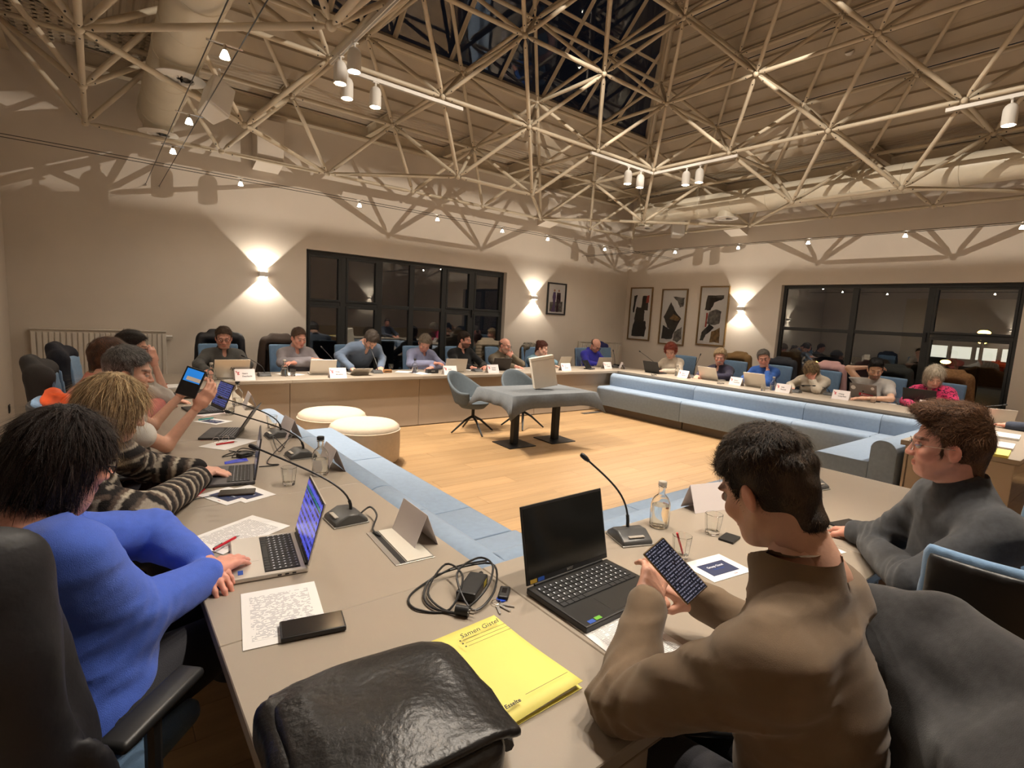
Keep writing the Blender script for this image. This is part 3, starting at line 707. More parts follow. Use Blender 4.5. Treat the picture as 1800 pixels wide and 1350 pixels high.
bench('blue bench end module beside the gap in the tables', (XG1+.02, YN1+.035, 0), 0, XR1-.53-XG1-.022, .70)
corner_bench('blue corner bench module in the right near corner', (XR1-.002, YN1+.035), -1, .53, .70, .20)
# ================================================================ MIDDLE OF THE FLOOR
def pouf(lb, c, r, h):
    root = thing('pouf', lb, 'pouf', (c[0], c[1], 0))
    MB().lathe([(r-.05, .02), (r-.02, .03), (r, .06), (r+.004, h*.55), (r, h-.08), (r-.012, h-.035), (r-.05, h-.006), (r-.12, h), (0, h+.002)], 48).build('cushion', M_POUF, root, smooth=True)
    MB().lathe([(r-.07, 0), (r-.07, .02)], 32).build('base', M_BLACK, root)
    MB().lathe([(r-.003, h-.075), (r+.004, h-.07), (r-.003, h-.065)], 48).build('seam', M_POUF, root)
pouf('large cream round pouf nearer the camera', (2.16, 5.17), .36, .43)
pouf('cream round pouf farther back against the table', (2.10, 5.98), .38, .41)
TC = Vector((4.42, 5.06)); TR = math.radians(-3)
t = thing('pedestal_table', 'small table on two dark pedestal feet under a grey cloth', 'table', (TC.x, TC.y, 0), TR)
for x in (-.33, .33):
    MB().box(x-.20, x+.20, -.20, .20, 0, .012).build('foot_plate', M_BLACKM, t, bev=.003); MB().box(x-.04, x+.04, -.04, .04, .012, .66).build('column', M_BLACKM, t, bev=.004)
MB().box(-.62, .62, -.36, .36, .66, .684).build('tabletop', M_TOP, t)
def tablecloth(label, c, rz, a, b, z, drop):
    m = MB(); n = 96; per = []
    pts = []
    for i in range(n):
        tt = i/n*4; k = int(tt); f = tt-k
        x, y = [(-a+2*a*f, -b), (a, -b+2*b*f), (a-2*a*f, b), (-a, b-2*b*f)][k]; cn = 1-min(f, 1-f)*2
        nx, ny = [(0, -1), (1, 0), (0, 1), (-1, 0)][k]
        pts.append((x, y, nx, ny, cn, i))
    vs = []; fs = []
    for r, (o, h) in enumerate(((0, 0), (.006, .004), (.012, .03), (.03, .5), (.05, 1.0))):
        for x, y, nx, ny, cn, i in pts:
            cdx, cdy = x/a, y/b; cc = cn**6; wv = .012*math.sin(i*.9)*max(0, h-.1)*(1-cc)
            ox = nx*(o*(1-cc))+cdx*cc*o*2.4+nx*wv; oy = ny*(o*(1-cc))+cdy*cc*o*2.4+ny*wv
            dz = drop*h*(1+.75*cn**8)
            vs.append((x+ox, y+oy, z-dz))
    vs.append((0, 0, z)); N_ = len(vs)-1
    for i in range(n): fs.append((N_, i, (i+1) % n))
    for r in range(4):
        for i in range(n): fs.append((r*n+i, (r+1)*n+i, (r+1)*n+(i+1) % n, r*n+(i+1) % n))
    m.add(vs, fs); o = m.build('tablecloth', M_CLOTH, None, smooth=True, angle=60, loc=(c.x, c.y, 0), rot=(0, 0, rz))
    md = o.modifiers.new('s', 'SOLIDIFY'); md.thickness = .003; md.offset = 1
    return tag(o, label, 'tablecloth')
tablecloth('dark grey cloth draped over the small pedestal table', TC, TR, .635, .375, .688, .155)
ML_BOX = mat('card_box', (.52, .46, .38), .7, var=.04, vscale=4)
bx_ = thing('ballot_box', 'tilted beige cardboard box standing on the grey cloth', 'box', (4.52, 5.02, .697), math.radians(-28))
bm_ = MB(); bm_.M = Matrix.Rotation(math.radians(-12), 4, 'Y'); bm_.box(-.15, .15, -.06, .06, .032, .42); bm_.build('box_shell', ML_BOX, bx_, bev=.004)
bm_ = MB(); bm_.M = Matrix.Rotation(math.radians(-12), 4, 'Y'); bm_.box(-.152, .152, -.062, .062, .385, .424); bm_.build('box_lid', ML_BOX, bx_, bev=.003)
def tub_chair(lb, loc, rz):
    root = thing('tub_chair', lb, 'chair', (*loc, 0), rz)     # faces -Y
    m = MB(); n = 28; vs = []; fs = []
    for r in range(6):
        v = r/5
        for i in range(n+1):
            th = math.radians(-205+230*i/n+0)  # from right-front round the back to left-front
            th = math.radians(-25+230*i/n)
            bk = max(0, math.sin(th)); hgt = .12+.30*bk**1.3+.06*(1-bk)
            R_ = .215+.075*v+.02*v*bk
            vs.append((R_*1.06*math.cos(th), R_*math.sin(th)*(1.0)+.02+.05*v*bk, .40+hgt*v))
    for r in range(5):
        for i in range(n): k = r*(n+1)+i; fs.append((k, k+1, k+n+2, k+n+1))
    m.add(vs, fs); o = m.build('shell', M_CHAIRG, root, smooth=True, angle=80)
    md = o.modifiers.new('s', 'SOLIDIFY'); md.thickness = .035; md.offset = 0; md2 = o.modifiers.new('b', 'SUBSURF'); md2.levels = 1; md2.render_levels = 1
    MB().lathe([(.05, .33), (.16, .345), (.215, .40), (.22, .425), (.19, .455), (0, .462)], 32, (0, .01, 0)).build('seat', M_CHAIRG, root, smooth=True)
    MB().cyl((0, 0, .20), (0, 0, .34), .022, 12).build('column', M_BLACKM, root, smooth=True)
    for k in range(4):
        a = PI/4+k*PI/2+.2; MB().tube([(0, 0, .23), (.12*math.cos(a), .12*math.sin(a), .17), (.31*math.cos(a), .31*math.sin(a), .012)], [.018, .016, .011], 8).build('leg', M_BLACKM, root, smooth=True)
    return root
tub_chair('grey-blue tub chair on swivel legs left behind the draped table', (3.98, 5.86), math.radians(25))
tub_chair('grey-blue tub chair half hidden behind the tilted box', (4.86, 5.86), math.radians(-5))
fg = thing('floor_grille', 'dark ventilation grille in the floor by the long bench', 'vent', (6.78, 6.30, 0)); MB().box(-.22, .22, -.05, .05, 0, .004).build('grille_frame', M_BLACKM, fg)
for i in range(6): MB().box(-.21, .21, -.042+i*.0155, -.036+i*.0155, .004, .007).build('slat', M_GREY, fg)
# ================================================================ THINGS ON THE TABLES
TT = TZ+.0006
def Rz(a): return Matrix.Rotation(a, 3, 'Z')
def strip_mat(name, base, ink, rows, fill=.72, scale=26):
    """flat print: rows of broken dark lines, in object space (x across, y up)"""
    if name in MATS: return MATS[name]
    m = mat(name, base, .7); N = m.node_tree.nodes; L = m.node_tree.links; b = N['Principled BSDF']
    tc = N.new('ShaderNodeTexCoord'); sp = N.new('ShaderNodeSeparateXYZ'); L.new(tc.outputs['Object'], sp.inputs[0])
    mu = N.new('ShaderNodeMath'); mu.operation = 'MULTIPLY'; mu.inputs[1].default_value = rows; L.new(sp.outputs['Y'], mu.inputs[0])
    fr = N.new('ShaderNodeMath'); fr.operation = 'FRACT'; L.new(mu.outputs[0], fr.inputs[0])
    lt = N.new('ShaderNodeMath'); lt.operation = 'LESS_THAN'; lt.inputs[1].default_value = .42; L.new(fr.outputs[0], lt.inputs[0])
    fl_ = N.new('ShaderNodeMath'); fl_.operation = 'FLOOR'; L.new(mu.outputs[0], fl_.inputs[0])
    cb = N.new('ShaderNodeCombineXYZ'); L.new(sp.outputs['X'], cb.inputs[0]); L.new(fl_.outputs[0], cb.inputs[1])
    mp = N.new('ShaderNodeMapping'); mp.inputs['Scale'].default_value = (scale*9, 7.3, 1); L.new(cb.outputs[0], mp.inputs[0])
    nz = N.new('ShaderNodeTexNoise'); nz.inputs['Scale'].default_value = 1; nz.inputs['Detail'].default_value = 1; L.new(mp.outputs[0], nz.inputs['Vector'])
    l2 = N.new('ShaderNodeMath'); l2.operation = 'LESS_THAN'; l2.inputs[1].default_value = .40+.26*fill; L.new(nz.outputs['Fac'], l2.inputs[0])
    mm = N.new('ShaderNodeMath'); mm.operation = 'MULTIPLY'; L.new(lt.outputs[0], mm.inputs[0]); L.new(l2.outputs[0], mm.inputs[1])
    mx = N.new('ShaderNodeMix'); mx.data_type = 'RGBA'; mx.inputs[6].default_value = (*base, 1); mx.inputs[7].default_value = (*ink, 1)
    L.new(mm.outputs[0], mx.inputs[0]); L.new(mx.outputs[2], b.inputs['Base Color'])
    return m
M_PRINT = strip_mat('print_text', (.80, .79, .78), (.30, .30, .31), 190, scale=8)
M_PRINT2 = strip_mat('print_text_wide', (.80, .79, .78), (.28, .28, .32), 180, .4, 8)
M_NAVY = mat('print_navy', (.03, .04, .10), .6); M_INK = mat('ink', (.02, .02, .03), .6); M_INKB = mat('ink_blue', (.02, .08, .4), .6); M_INKR = mat('ink_red', (.5, .02, .04), .6); M_WTXT = mat('print_white', (.8, .82, .9), .6)
def paper(lb, c, rz, w_=.21, h=.297, sheets=1, cat='paper', z=TT, tint=None, text=True, m=None, group=None):
    root = thing('paper_sheet', lb, cat, (c[0], c[1], z), rz, group)
    MB().box(-w_/2, w_/2, -h/2, h/2, 0, .0006+.0004*sheets).build('sheet', tint or M_PAPER, root)
    if text: MB().box(-w_/2+.022, w_/2-.025, -h/2+.03, h/2-.035, .0007+.0004*sheets, .0009+.0004*sheets).build('printed_text', m or M_PRINT, root)
    return root
def handout(lb, c, rz, z=TT):
    r = paper(lb, c, rz, .21, .15, 2, text=False, z=z)
    b_ = MB().box(-.07, .07, -.045, .035, .0014, .0017).build('blue_box', M_NAVY, r)
    text_obj('heading', 'Groep Gistel', .016, M_WTXT, b_, (0, .004, .0018), (0, 0, 0), True, 'CENTER')
    text_obj('subheading', 'Samen bouwen', .009, M_INKB, b_, (0, -.012, .0018), (0, 0, 0), False, 'CENTER')
    text_obj('footer', 'Gistel', .008, M_INKR, r, (.02, -.062, .0015), (0, 0, 0))
    return r
def phone(lb, c, rz, z=TT, w_=.076, h=.158, t=.0085, body=None, tilt=None):
    root = thing('smartphone', lb, 'phone', (c[0], c[1], z), rz)
    MB().box(-w_/2, w_/2, -h/2, h/2, 0, t).build('phone_body', body or M_BLACK, root, bev=.003, seg=3, smooth=True)
    MB().box(-w_/2+.003, w_/2-.003, -h/2+.004, h/2-.004, t-.0003, t+.0004).build('phone_screen', M_BLACKG, root)
    MB().lathe([(.005, 0), (.005, -.0006)], 12, (-w_/2+.014, h/2-.016, 0)).build('camera_lens', M_BLACKG, root)
    return root
def pen(lb, c, rz, z=TT, m=None):
    root = thing('pen', lb, 'pen', (c[0], c[1], z+.006), rz)
    MB().tube([(-.06, 0, 0), (.045, 0, 0)], .0052, 8).build('barrel', m or M_RED, root, smooth=True); MB().tube([(.045, 0, 0), (.068, 0, -.003)], [.005, .001], 8).build('tip', M_CHROME, root)
    MB().tube([(-.058, 0, .0055), (-.02, 0, .007)], .0016, 5).build('clip', M_CHROME, root); return root
def screen_mat(name, col, lines, emit, dark=(.0, .0, .02)):
    if name in MATS: return MATS[name]
    m = strip_mat(name, col, dark, lines, .5, 14 if lines < 100 else 40); b = m.node_tree.nodes['Principled BSDF']
    s = b.inputs['Base Color'].links[0].from_socket; m.node_tree.links.new(s, b.inputs['Emission Color']); b.inputs['Emission Strength'].default_value = emit; b.inputs['Roughness'].default_value = .15
    return m
S_BLUE = screen_mat('screen_blue', (.075, .09, .60), 42, .75); S_DOC = screen_mat('screen_doc', (.06, .08, .28), 60, .5); S_OFF = mat('screen_off', (.012, .012, .011), .13)
S_GREY = screen_mat('screen_grey', (.08, .09, .14), 50, .35)
M_KEY = mat('key_black', (.014, .014, .015), .5)
def laptop(lb, c, rz, w_=.33, d=.23, ang=108, body=None, lid=None, screen=None, keys=False, logo=None, z=TT, t=.016, hinge=True):
    """user sits at local -Y"""
    body = body or M_SILVER; lid = lid or body; screen = screen or S_OFF
    root = thing('laptop', lb, 'laptop', (c[0], c[1], z), rz)
    bs = MB().box(-w_/2, w_/2, -d/2, d/2, .001, t).build('laptop_base', body, root, bev=.004)
    MB().box(-w_*.15, w_*.15, -d/2+.012, -d/2+d*.37, t-.0004, t+.0005).build('touchpad', body if keys else M_GREY, bs, bev=.0004, seg=1)
    if keys:
        MB().box(-w_/2+.018, w_/2-.018, -d/2+d*.42, d/2-.022, t-.0006, t+.0003).build('keyboard_well', M_BLACKM, bs)
        m = MB(); n, rws = 14, 6; kw = (w_-.04)/n; kh = (d*.58-.026)/rws
        for r_ in range(rws):
            i = 0
            while i < n:
                k = 5 if (r_ == 0 and i == 4) else 1
                x0 = -w_/2+.02+i*kw; y0 = -d/2+d*.42+.002+r_*kh
                m.box(x0+.0012, x0+k*kw-.0012, y0+.0012, y0+kh-.0012, t, t+.0022); i += k
        tag(m.build('key', M_KEY, bs), kind='stuff')
        m = MB()
        for r_ in range(1, rws):
            for i in range(n):
                x0 = -w_/2+.02+i*kw; y0 = -d/2+d*.42+.002+r_*kh
                m.box(x0+.005, x0+.0085, y0+kh*.45, y0+kh*.75, t+.0021, t+.0026)
        tag(m.build('key_legend', M_WTXT, bs), kind='stuff')
        for sx in (-1, 1):
            m = MB()
            for k in range(3): m.box(sx*w_/2-.0005, sx*w_/2+.0006, d/2-.05-k*.022, d/2-.038-k*.022, .005, .010)
            m.build('port', M_BLACK, bs)
    else: MB().box(-w_/2+.02, w_/2-.02, -d/2+d*.43, d/2-.025, t-.0004, t+.0012).build('keyboard', M_KEY, bs)
    if hinge: MB().cyl((-w_*.42, d/2-.004, t+.002), (w_*.42, d/2-.004, t+.002), .005, 8).build('hinge', M_BLACK, root)
    h = d*.97; R_ = Matrix.Translation((0, d/2-.004, t+.002)) @ Matrix.Rotation(math.radians(180-ang), 4, 'X')
    # lid lies along local -Y when closed (angle 0); rotate about X
    R_ = Matrix.Translation((0, d/2-.004, t+.003)) @ Matrix.Rotation(-math.radians(ang), 4, 'X')
    m = MB(); m.M = R_; m.box(-w_/2, w_/2, -h, -.002, 0.0, .006); ld = m.build('lid', lid, root, bev=.002)
    m = MB(); m.M = R_; m.box(-w_/2+.002, w_/2-.002, -h+.002, -.004, -.0008, .0002); m.build('bezel', M_BLACK, ld)
    sc_me = MB().box(-w_/2+.007, w_/2-.007, -h/2+.020, h/2-.009, -.0004, .0004)
    so = sc_me.build('screen', screen, ld)
    so.matrix_local = R_ @ Matrix.Translation((0, -h/2, -.0012)) @ Matrix.Rotation(PI, 4, 'X') @ Matrix.Identity(4)
    so.matrix_local = R_ @ Matrix.Translation((0, -h/2, -.0012)) @ Matrix.Rotation(PI, 4, 'Z') @ Matrix.Rotation(PI, 4, 'Y')
    if logo:
        lo = text_obj('lid_logo', logo[0], logo[1], logo[2], ld, (0, 0, 0), (0, 0, 0), True, 'CENTER', shear=logo[3] if len(logo) > 3 else 0)
        lo.matrix_local = R_ @ Matrix.Translation((0, -h*.45, .0062)) @ Matrix.Rotation(PI, 4, 'Z')
    root['lidM'] = [v for row in R_ for v in row]
    return root, ld, R_, h
def tent(lb, c, rz, names=None, w_=.21, h=.125, group=None):
    root = thing('name_card', lb, 'name card', (c[0], c[1], TT), rz, group)
    t = .0012; dd = .05
    for sg in (-1, 1):
        m = MB(); m.add([(-w_/2, sg*dd, 0), (w_/2, sg*dd, 0), (w_/2, sg*.001, h), (-w_/2, sg*.001, h), (-w_/2, sg*(dd-t), 0), (w_/2, sg*(dd-t), 0), (w_/2, 0, h-t), (-w_/2, 0, h-t)],
                        [(0, 1, 2, 3), (7, 6, 5, 4), (0, 4, 5, 1), (1, 5, 6, 2), (2, 6, 7, 3), (3, 7, 4, 0)])
        fc = m.build('card_face', M_CARD, root)
        if sg == 1 and names:
            a = math.atan2(h, dd)
            def put(nm, tx, size, mm, u, v, bold=True, shear=0):
                o_ = text_obj(nm, tx, size, mm, fc, (0, 0, 0), (0, 0, 0), bold, shear=shear)
                o_.matrix_local = Matrix.Translation((0, dd+.0006, 0)) @ Matrix.Rotation(PI, 4, 'Z') @ Matrix.Rotation(a, 4, 'X') @ Matrix.Translation((u, v, .0002))
            put('crest', '%', .034, M_INKR, -w_/2+.008, h*.72); put('crest', 'g', .05, M_INKR, -w_/2+.026, h*.62)
            put('name_text', names[0], .024, M_INK, -w_/2+.075, h*.60); put('name_text', names[1], .024, M_INK, -w_/2+.075, h*.34)
    return root
def bottle(lb, c, level=.10, cap=None, h=.235, label=False):
    root = thing('water_bottle', lb, 'bottle', (c[0], c[1], TT))
    r = .042
    prof = [(r-.004, 0), (r, .006), (r, .100), (r-.003, .116), (r-.010, .130), (r-.020, .140), (.016, .146), (.0145, .152), (.0145, .176), (.018, .178), (.018, .186), (.0145, .186),
            (.0115, .186), (.0115, .152), (.013, .144), (r-.021, .136), (r-.012, .126), (r-.0065, .114), (r-.0035, .099), (r-.0035, .016), (r-.008, .010), (0, .009)]
    MB().lathe(prof, 28).build('bottle_glass', M_CLEAR, root, smooth=True)
    MB().lathe([(0, .0105), (r-.009, .0115), (r-.0045, .018), (r-.0045, min(level, .098)), (0, min(level, .098))], 28).build('water', M_WATER, root, smooth=True)
    MB().lathe([(.0, .180), (.011, .180), (.011, .187), (.0185, .188), (.0185, .202), (.017, .204), (0, .204)], 18).build('stopper', cap or M_SILVER, root, smooth=True)
    if label: MB().box(r-.002, r+.0006, -.016, .016, .075, .098).build('bottle_print', M_INKR, root)
    return root
def tumbler(lb, c, water=0, pen_=False):
    root = thing('water_glass', lb, 'glass', (c[0], c[1], TT))
    m = MB(); n = 9; prof = [(.027, 0), (.029, .004), (.038, .088), (.0365, .089), (.0275, .016), (0, .013)]
    m.lathe(prof, 9).build('glass_wall', M_CLEAR, root, smooth=True, angle=25)
    if water: MB().lathe([(0, .0135), (.0265, .0165), (.0265+.009*(water-.016)/.073, water), (0, water)], 18).build('water', M_WATER, root, smooth=True)
    return root
def mic(lb, base, rz, head, mid=None, s=1, bend=.10):
    """wedge base, gooseneck towards world point head"""
    root = thing('conference_microphone', lb, 'microphone', (base[0], base[1], TT), rz)
    MB().prism([(-.072, .002), (.072, .002), (.070, .018), (.03, .045), (-.015, .048), (-.068, .020)], 'x', -.068, .068).build('mic_base', mat('mic_grey', (.07, .07, .07), .35), root, bev=.008, seg=3, smooth=True)
    MB().box(-.070, .070, -.074, .074, 0, .006).build('base_rim', M_GREY, root, bev=.002)
    MB().box(-.035, .035, -.058, -.03, .0305, .0335).build('button_pad', M_SILVER, root, rot=(math.radians(28)*0, 0, 0))
    inv = Matrix.Rotation(-rz, 3, 'Z'); H = inv @ (Vector(head)-Vector((base[0], base[1], TT)))
    S = Vector((0, .02, .045)); B1 = S+Vector((0, .005, bend)); pts = []
    for i in range(15):
        t = i/14; pts.append(((1-t)**2)*S+2*t*(1-t)*B1+t*t*(H*.93+S*.07) if False else ((1-t)**3)*S+3*t*(1-t)**2*(S+Vector((0, .004, bend*.8)))+3*t*t*(1-t)*(S+(H-S)*.35+Vector((0, 0, bend*.5)))+t**3*H)
    MB().tube(pts, .0042, 8).build('gooseneck', M_BLACK, root, smooth=True)
    MB().tube(pts[:2]+[pts[2]], .007, 8).build('neck_sleeve', M_BLACK, root, smooth=True)
    dv = (pts[-1]-pts[-3]).normalized()
    MB().tube([H-dv*.012, H-dv*.006, H, H+dv*.02, H+dv*.028], [.006, .009, .0105, .0105, .007], 12).build('mic_head', M_BLACK, root, smooth=True)
    MB().tube([H-dv*.016, H-dv*.012], [.0062, .0085], 10).build('light_ring', M_RED if s == 2 else M_BLACK, root)
    return root
def cord(lb, pts, r=.003, m=None, cat='cable', name='laptop_cable'):
    P = [Vector(q) for q in pts]; out = []
    for i in range(len(P)-1):
        a, b, c, d = P[max(i-1, 0)], P[i], P[i+1], P[min(i+2, len(P)-1)]
        for k in range(6):
            t = k/6; out.append(.5*((2*b)+(c-a)*t+(2*a-5*b+4*c-d)*t*t+(3*b-a-3*c+d)*t**3))
    out.append(P[-1]); o = MB().tube(out, r, 6).build(name, m or M_BLACK, None, smooth=True); return tag(o, lb, cat)
def P2(px, py, z=TZ): q = at(px, py, z); return (q.x, q.y)
RL, RN, RB, RR = -PI/2, 0.0, PI, PI/2
# ---- left table
hp, hl, hR, hh = laptop('open silver laptop with a blue screen in front of the blue cardigan', P2(470, 980), RL+math.radians(-9), .325, .225, 104, M_SILVER, M_SILVER, S_BLUE, True)
o = text_obj('brand_mark', 'hp', .016, M_CHROME, hl, (0, 0, 0), (0, 0, 0), True, 'CENTER', shear=.3); o.matrix_local = hR @ Matrix.Translation((0, -.0085, -.0012)) @ Matrix.Rotation(PI, 4, 'Z') @ Matrix.Rotation(PI, 4, 'Y')
MB().box(.105, .135, -.095, -.08, .0162, .0167).build('sticker', M_INKB, hp)
o = MB().box(-.15, .15, -.007, .007, -.0003, .0003).build('screen_banner', screen_mat('screen_teal', (.02, .17, .22), 1, .6), hl); o.matrix_local = hR @ Matrix.Translation((0, -hh+.038, -.0021))
laptop('open dark grey laptop under the ringed hand', P2(407, 838), RL+math.radians(-12), .32, .215, 98, mat('lap_grey', (.10, .095, .10), .4, metal=.4), None, S_GREY, True)
laptop('open black laptop beside the sheet with a red pen', P2(391, 764), RL+math.radians(-22), .31, .21, 122, mat('lap_dark', (.045, .043, .045), .45), None, S_GREY, True)
laptop('open black laptop with a lit document screen behind the raised phone', P2(356, 722), RL+math.radians(8), .32, .22, 112, M_BLACK, None, S_DOC, True)
laptop('closed-looking silver laptop beside the stack of papers', P2(300, 697), RL+math.radians(-8), .31, .21, 172, M_SILVER, None, S_OFF)
for lb, px, py in (('blank folded white card beside the open cable flap', 728, 944), ('blank folded white card behind the capped water bottle', 582, 822), ('blank folded white card by the second left microphone', 509, 766), ('blank folded white card farthest along the left table', 439, 716)):
    tent(lb, P2(px, py), RL+math.radians(random.uniform(-6, 6)))
def mic_left(lb, bx, by, hx_, hy, dy, rz=RL):
    b_ = P2(bx, by); h_ = aty(hx_, hy, b_[1]+dy); return mic(lb, b_, rz, h_, bend=.12)
mic_left('gooseneck microphone behind the blue-screen laptop, stretched far left', 608, 915, 449, 787, .28)
mic_left('gooseneck microphone next to the capped bottle on the left table', 527, 803, 401, 724, .55)
mic_left('gooseneck microphone behind the dark tilted laptop on the left table', 488, 768, 388, 699, .5)
bottle('clear water bottle with a black cap on the left table', P2(563, 834), .085, M_BLACK)
tumbler('empty tumbler beside the capped bottle', P2(508, 852)); tumbler('tumbler near the second left microphone', P2(478, 752), .03); tumbler('tumbler by the lit document laptop', P2(405, 728), .03)
bottle('clear water bottle near the far left microphones', P2(418, 712), .06, M_BLACK)
pb = thing('cable_flap', 'open metal cable flap set in the left table with leads', 'cable flap', (*P2(702, 958), TT), RL+math.radians(-4))
MB().box(-.155, .155, -.075, .075, 0, .0025).build('flap_frame', M_GREY, pb, bev=.001); MB().box(-.148, .148, -.030, .068, .0025, .006).build('flap_lid', mat('flap', (.60, .57, .50), .4), pb, bev=.001); MB().box(-.148, .148, -.055, -.034, .0024, .0028).build('cable_slot', M_BLACK, pb)
paper('printed minutes lying under the red pen and hand', P2(420, 938), RL+math.radians(28), sheets=3)
paper('printed agenda sheet with blue notes beside the thick phone', P2(497, 1077), RL+math.radians(80), sheets=3, m=M_PRINT2)
ph = phone('thick dark phone in a case lying on the printed agenda', (P2(550, 1106)[0], P2(550, 1106)[1]), math.radians(78), TT+.0020, .085, .165, .014, M_BLACK)
handout('handout with blue boxes under the brown phone', P2(435, 868), RL+math.radians(20)); handout('second handout half under the brown phone', P2(400, 872), RL+math.radians(24), TT+.0001)
phone('dark brown phone lying on the blue handout', P2(417, 868), math.radians(73), TT+.0022, .072, .15, .009, mat('phone_brown', (.06, .04, .03), .3))
paper('blank white sheet under a red pen and glasses', P2(402, 780), RL+math.radians(38), .19, .27, 2, text=False); pen('red ballpoint on the blank white sheet', P2(398, 781), math.radians(15), TT+.002)
gl = thing('spectacles', 'folded metal reading glasses on the blank sheet', 'glasses', (*P2(388, 779), TT+.003), .4)
for sx in (-1, 1):
    MB().tube([(sx*.032+.022*math.cos(a*PI/8), 0, .02+.018*math.sin(a*PI/8)) for a in range(17)], .0013, 5).build('rim', M_CHROME, gl); MB().tube([(sx*.055, 0, .025), (sx*.055-sx*.0, .12, .004)], .0014, 5).build('temple', M_CHROME, gl)
paper('pink-edged booklet under the black laptop', P2(368, 727), RL+math.radians(30), .16, .22, 4, tint=mat('pinkish', (.75, .62, .64), .7)); handout('handout with a teal marker by the black laptop', P2(375, 741), RL+math.radians(35)); pen('teal marker lying on a handout', P2(364, 738), math.radians(20), TT+.002, mat('teal', (.05, .35, .35), .4))
paper('stack of papers with a red pen at the far left seat', P2(292, 682), RL+.2, .23, .31, 40, text=False); pen('red pen on the far stack of papers', P2(285, 680), .3, TT+.018)
pen('red pen beside the blue handout', P2(352, 868), math.radians(62)); pen('red pen held over the laptop by the blue cardigan', P2(398, 962), math.radians(40), TT+.012)
bw_ = MB(); bw_.add([(-.06, -.012, .001), (.06, -.016, .003), (.058, .014, .012), (-.055, .016, .008), (0, 0, .018)], [(0, 1, 4), (1, 2, 4), (2, 3, 4), (3, 0, 4), (3, 2, 1, 0)])
tag(bw_.build('wrapper', mat('wrapper_blue', (.02, .04, .55), .25), None, loc=(*P2(415, 813), TT), rot=(0, 0, .1)), 'crumpled shiny blue wrapper by the grey laptop', 'wrapper')
def tangle(lb, c, r, n, seed, wire=.003):
    rr = random.Random(seed); pts = []
    for i in range(n):
        a = i*1.15+rr.uniform(-.3, .3); q = r*rr.uniform(.45, 1); pts.append((c[0]+q*math.cos(a)*1.1, c[1]+q*math.sin(a)*.8, TT+wire+.002+rr.uniform(0, .03)*(i % 3 == 1)))
    return cord(lb, pts, wire)
tangle('black charger lead in loops by the blue wrapper', P2(428, 800), .10, 14, 3)
ad = thing('power_adapter', 'small black power adapter beside the grey laptop', 'adapter', (*P2(430, 803), TT), .5); MB().box(-.04, .04, -.022, .022, 0, .026).build('adapter_body', M_BLACK, ad, bev=.004); MB().cyl((.04, 0, .012), (.06, 0, .012), .005, 8).build('plug', M_BLACK, ad)
cord('thin black lead running from the brown phone', [(*P2(388, 876), TT+.012), (*P2(360, 876), TT+.005), (*P2(325, 884), TT+.004), (*P2(303, 893), TT+.004)], .002)
cord('looped microphone leads between the left microphones', [(*P2(500, 790), TT+.01), (*P2(480, 775), TT+.03), (*P2(490, 800), TT+.02), (*P2(505, 788), TT+.05), (*P2(515, 775), TT+.04), (*P2(470, 812), TT+.006), (*P2(490, 818), TT+.004), (*P2(455, 822), TT+.004)], .003)
cord('black leads from the microphone into the cable flap', [(*P2(632, 912), TT+.02), (*P2(650, 905), TT+.035), (*P2(662, 918), TT+.03), (*P2(655, 935), TT+.012), (*P2(668, 945), TT+.006)], .004)
# ---- near table
ac, al, aR, ah = laptop('open black laptop with a dark screen on the near table', P2(1050, 1046), math.radians(1), .385, .262, 103, mat('lap_black', (.022, .021, .02), .38), None, S_OFF, True, t=.022)
o = text_obj('brand_mark', 'acer', .018, M_CHROME, al, (0, 0, 0), (0, 0, 0), True, 'CENTER'); o.matrix_local = aR @ Matrix.Translation((0, -.009, -.0014)) @ Matrix.Rotation(PI, 4, 'Z') @ Matrix.Rotation(PI, 4, 'Y')
MB().box(-.17, -.145, -.125, -.11, .0222, .0227).build('sticker', M_INKB, ac); MB().box(-.14, -.115, -.122, -.108, .0222, .0227).build('sticker', mat('sticker_green', (.15, .45, .05), .4), ac)
for k, mm in ((0, mat('sticker_gold', (.45, .3, .05), .4)), (1, M_INKB)):
    o = MB().box(-.014, .014, -.006, .006, -.0003, .0003).build('sticker', mm, al); o.matrix_local = aR @ Matrix.Translation((-.165+k*.033, -.012, -.0014))
b_ = P2(1106, 948); mic('gooseneck microphone behind the open black laptop', b_, math.radians(-20), aty(1030, 806, b_[1]+.14), bend=.16)
b_ = P2(1425, 856); mic('microphone half hidden behind the brown sweater', b_, math.radians(-10), (b_[0]-.15, b_[1]+.05, TZ+.12))
bottle('clear water bottle with a pale stopper on the near table', P2(1158, 925), .115, M_SILVER, label=True)
tumbler('tumbler with a red pen in it on the near table', P2(1196, 980)); tumbler('empty tumbler by the folded card on the near table', P2(1252, 938))
pr = thing('pen', 'red pen standing in the near tumbler', 'pen', (*P2(1196, 980), TT+.016)); MB().tube([(.012, 0, .0), (-.026, .008, .085)], .004, 8).build('barrel', M_RED, pr); MB().tube([(.012, 0, 0), (.014, 0, -.001)], .002, 6).build('tip', M_CHROME, pr)
tent('blank folded white card on the near table behind the head', P2(1238, 893), math.radians(-14))
handout('handout with a dark blue box beside the held phone', P2(1260, 998), math.radians(-8))
paper('printed letter under the brown sweater arm', P2(1105, 1120), math.radians(-4), .21, .297, 3)
paper('printed sheet at the near table edge by the elbow', P2(1190, 1222), math.radians(-2), .24, .12, 3, text=False)
phone('black phone lying in front of the grey sweater', P2(1487, 923), math.radians(78), TT, .076, .16)
paper('white slip under the clasped hands', P2(1455, 968), math.radians(-12), .12, .08, 1, text=False)
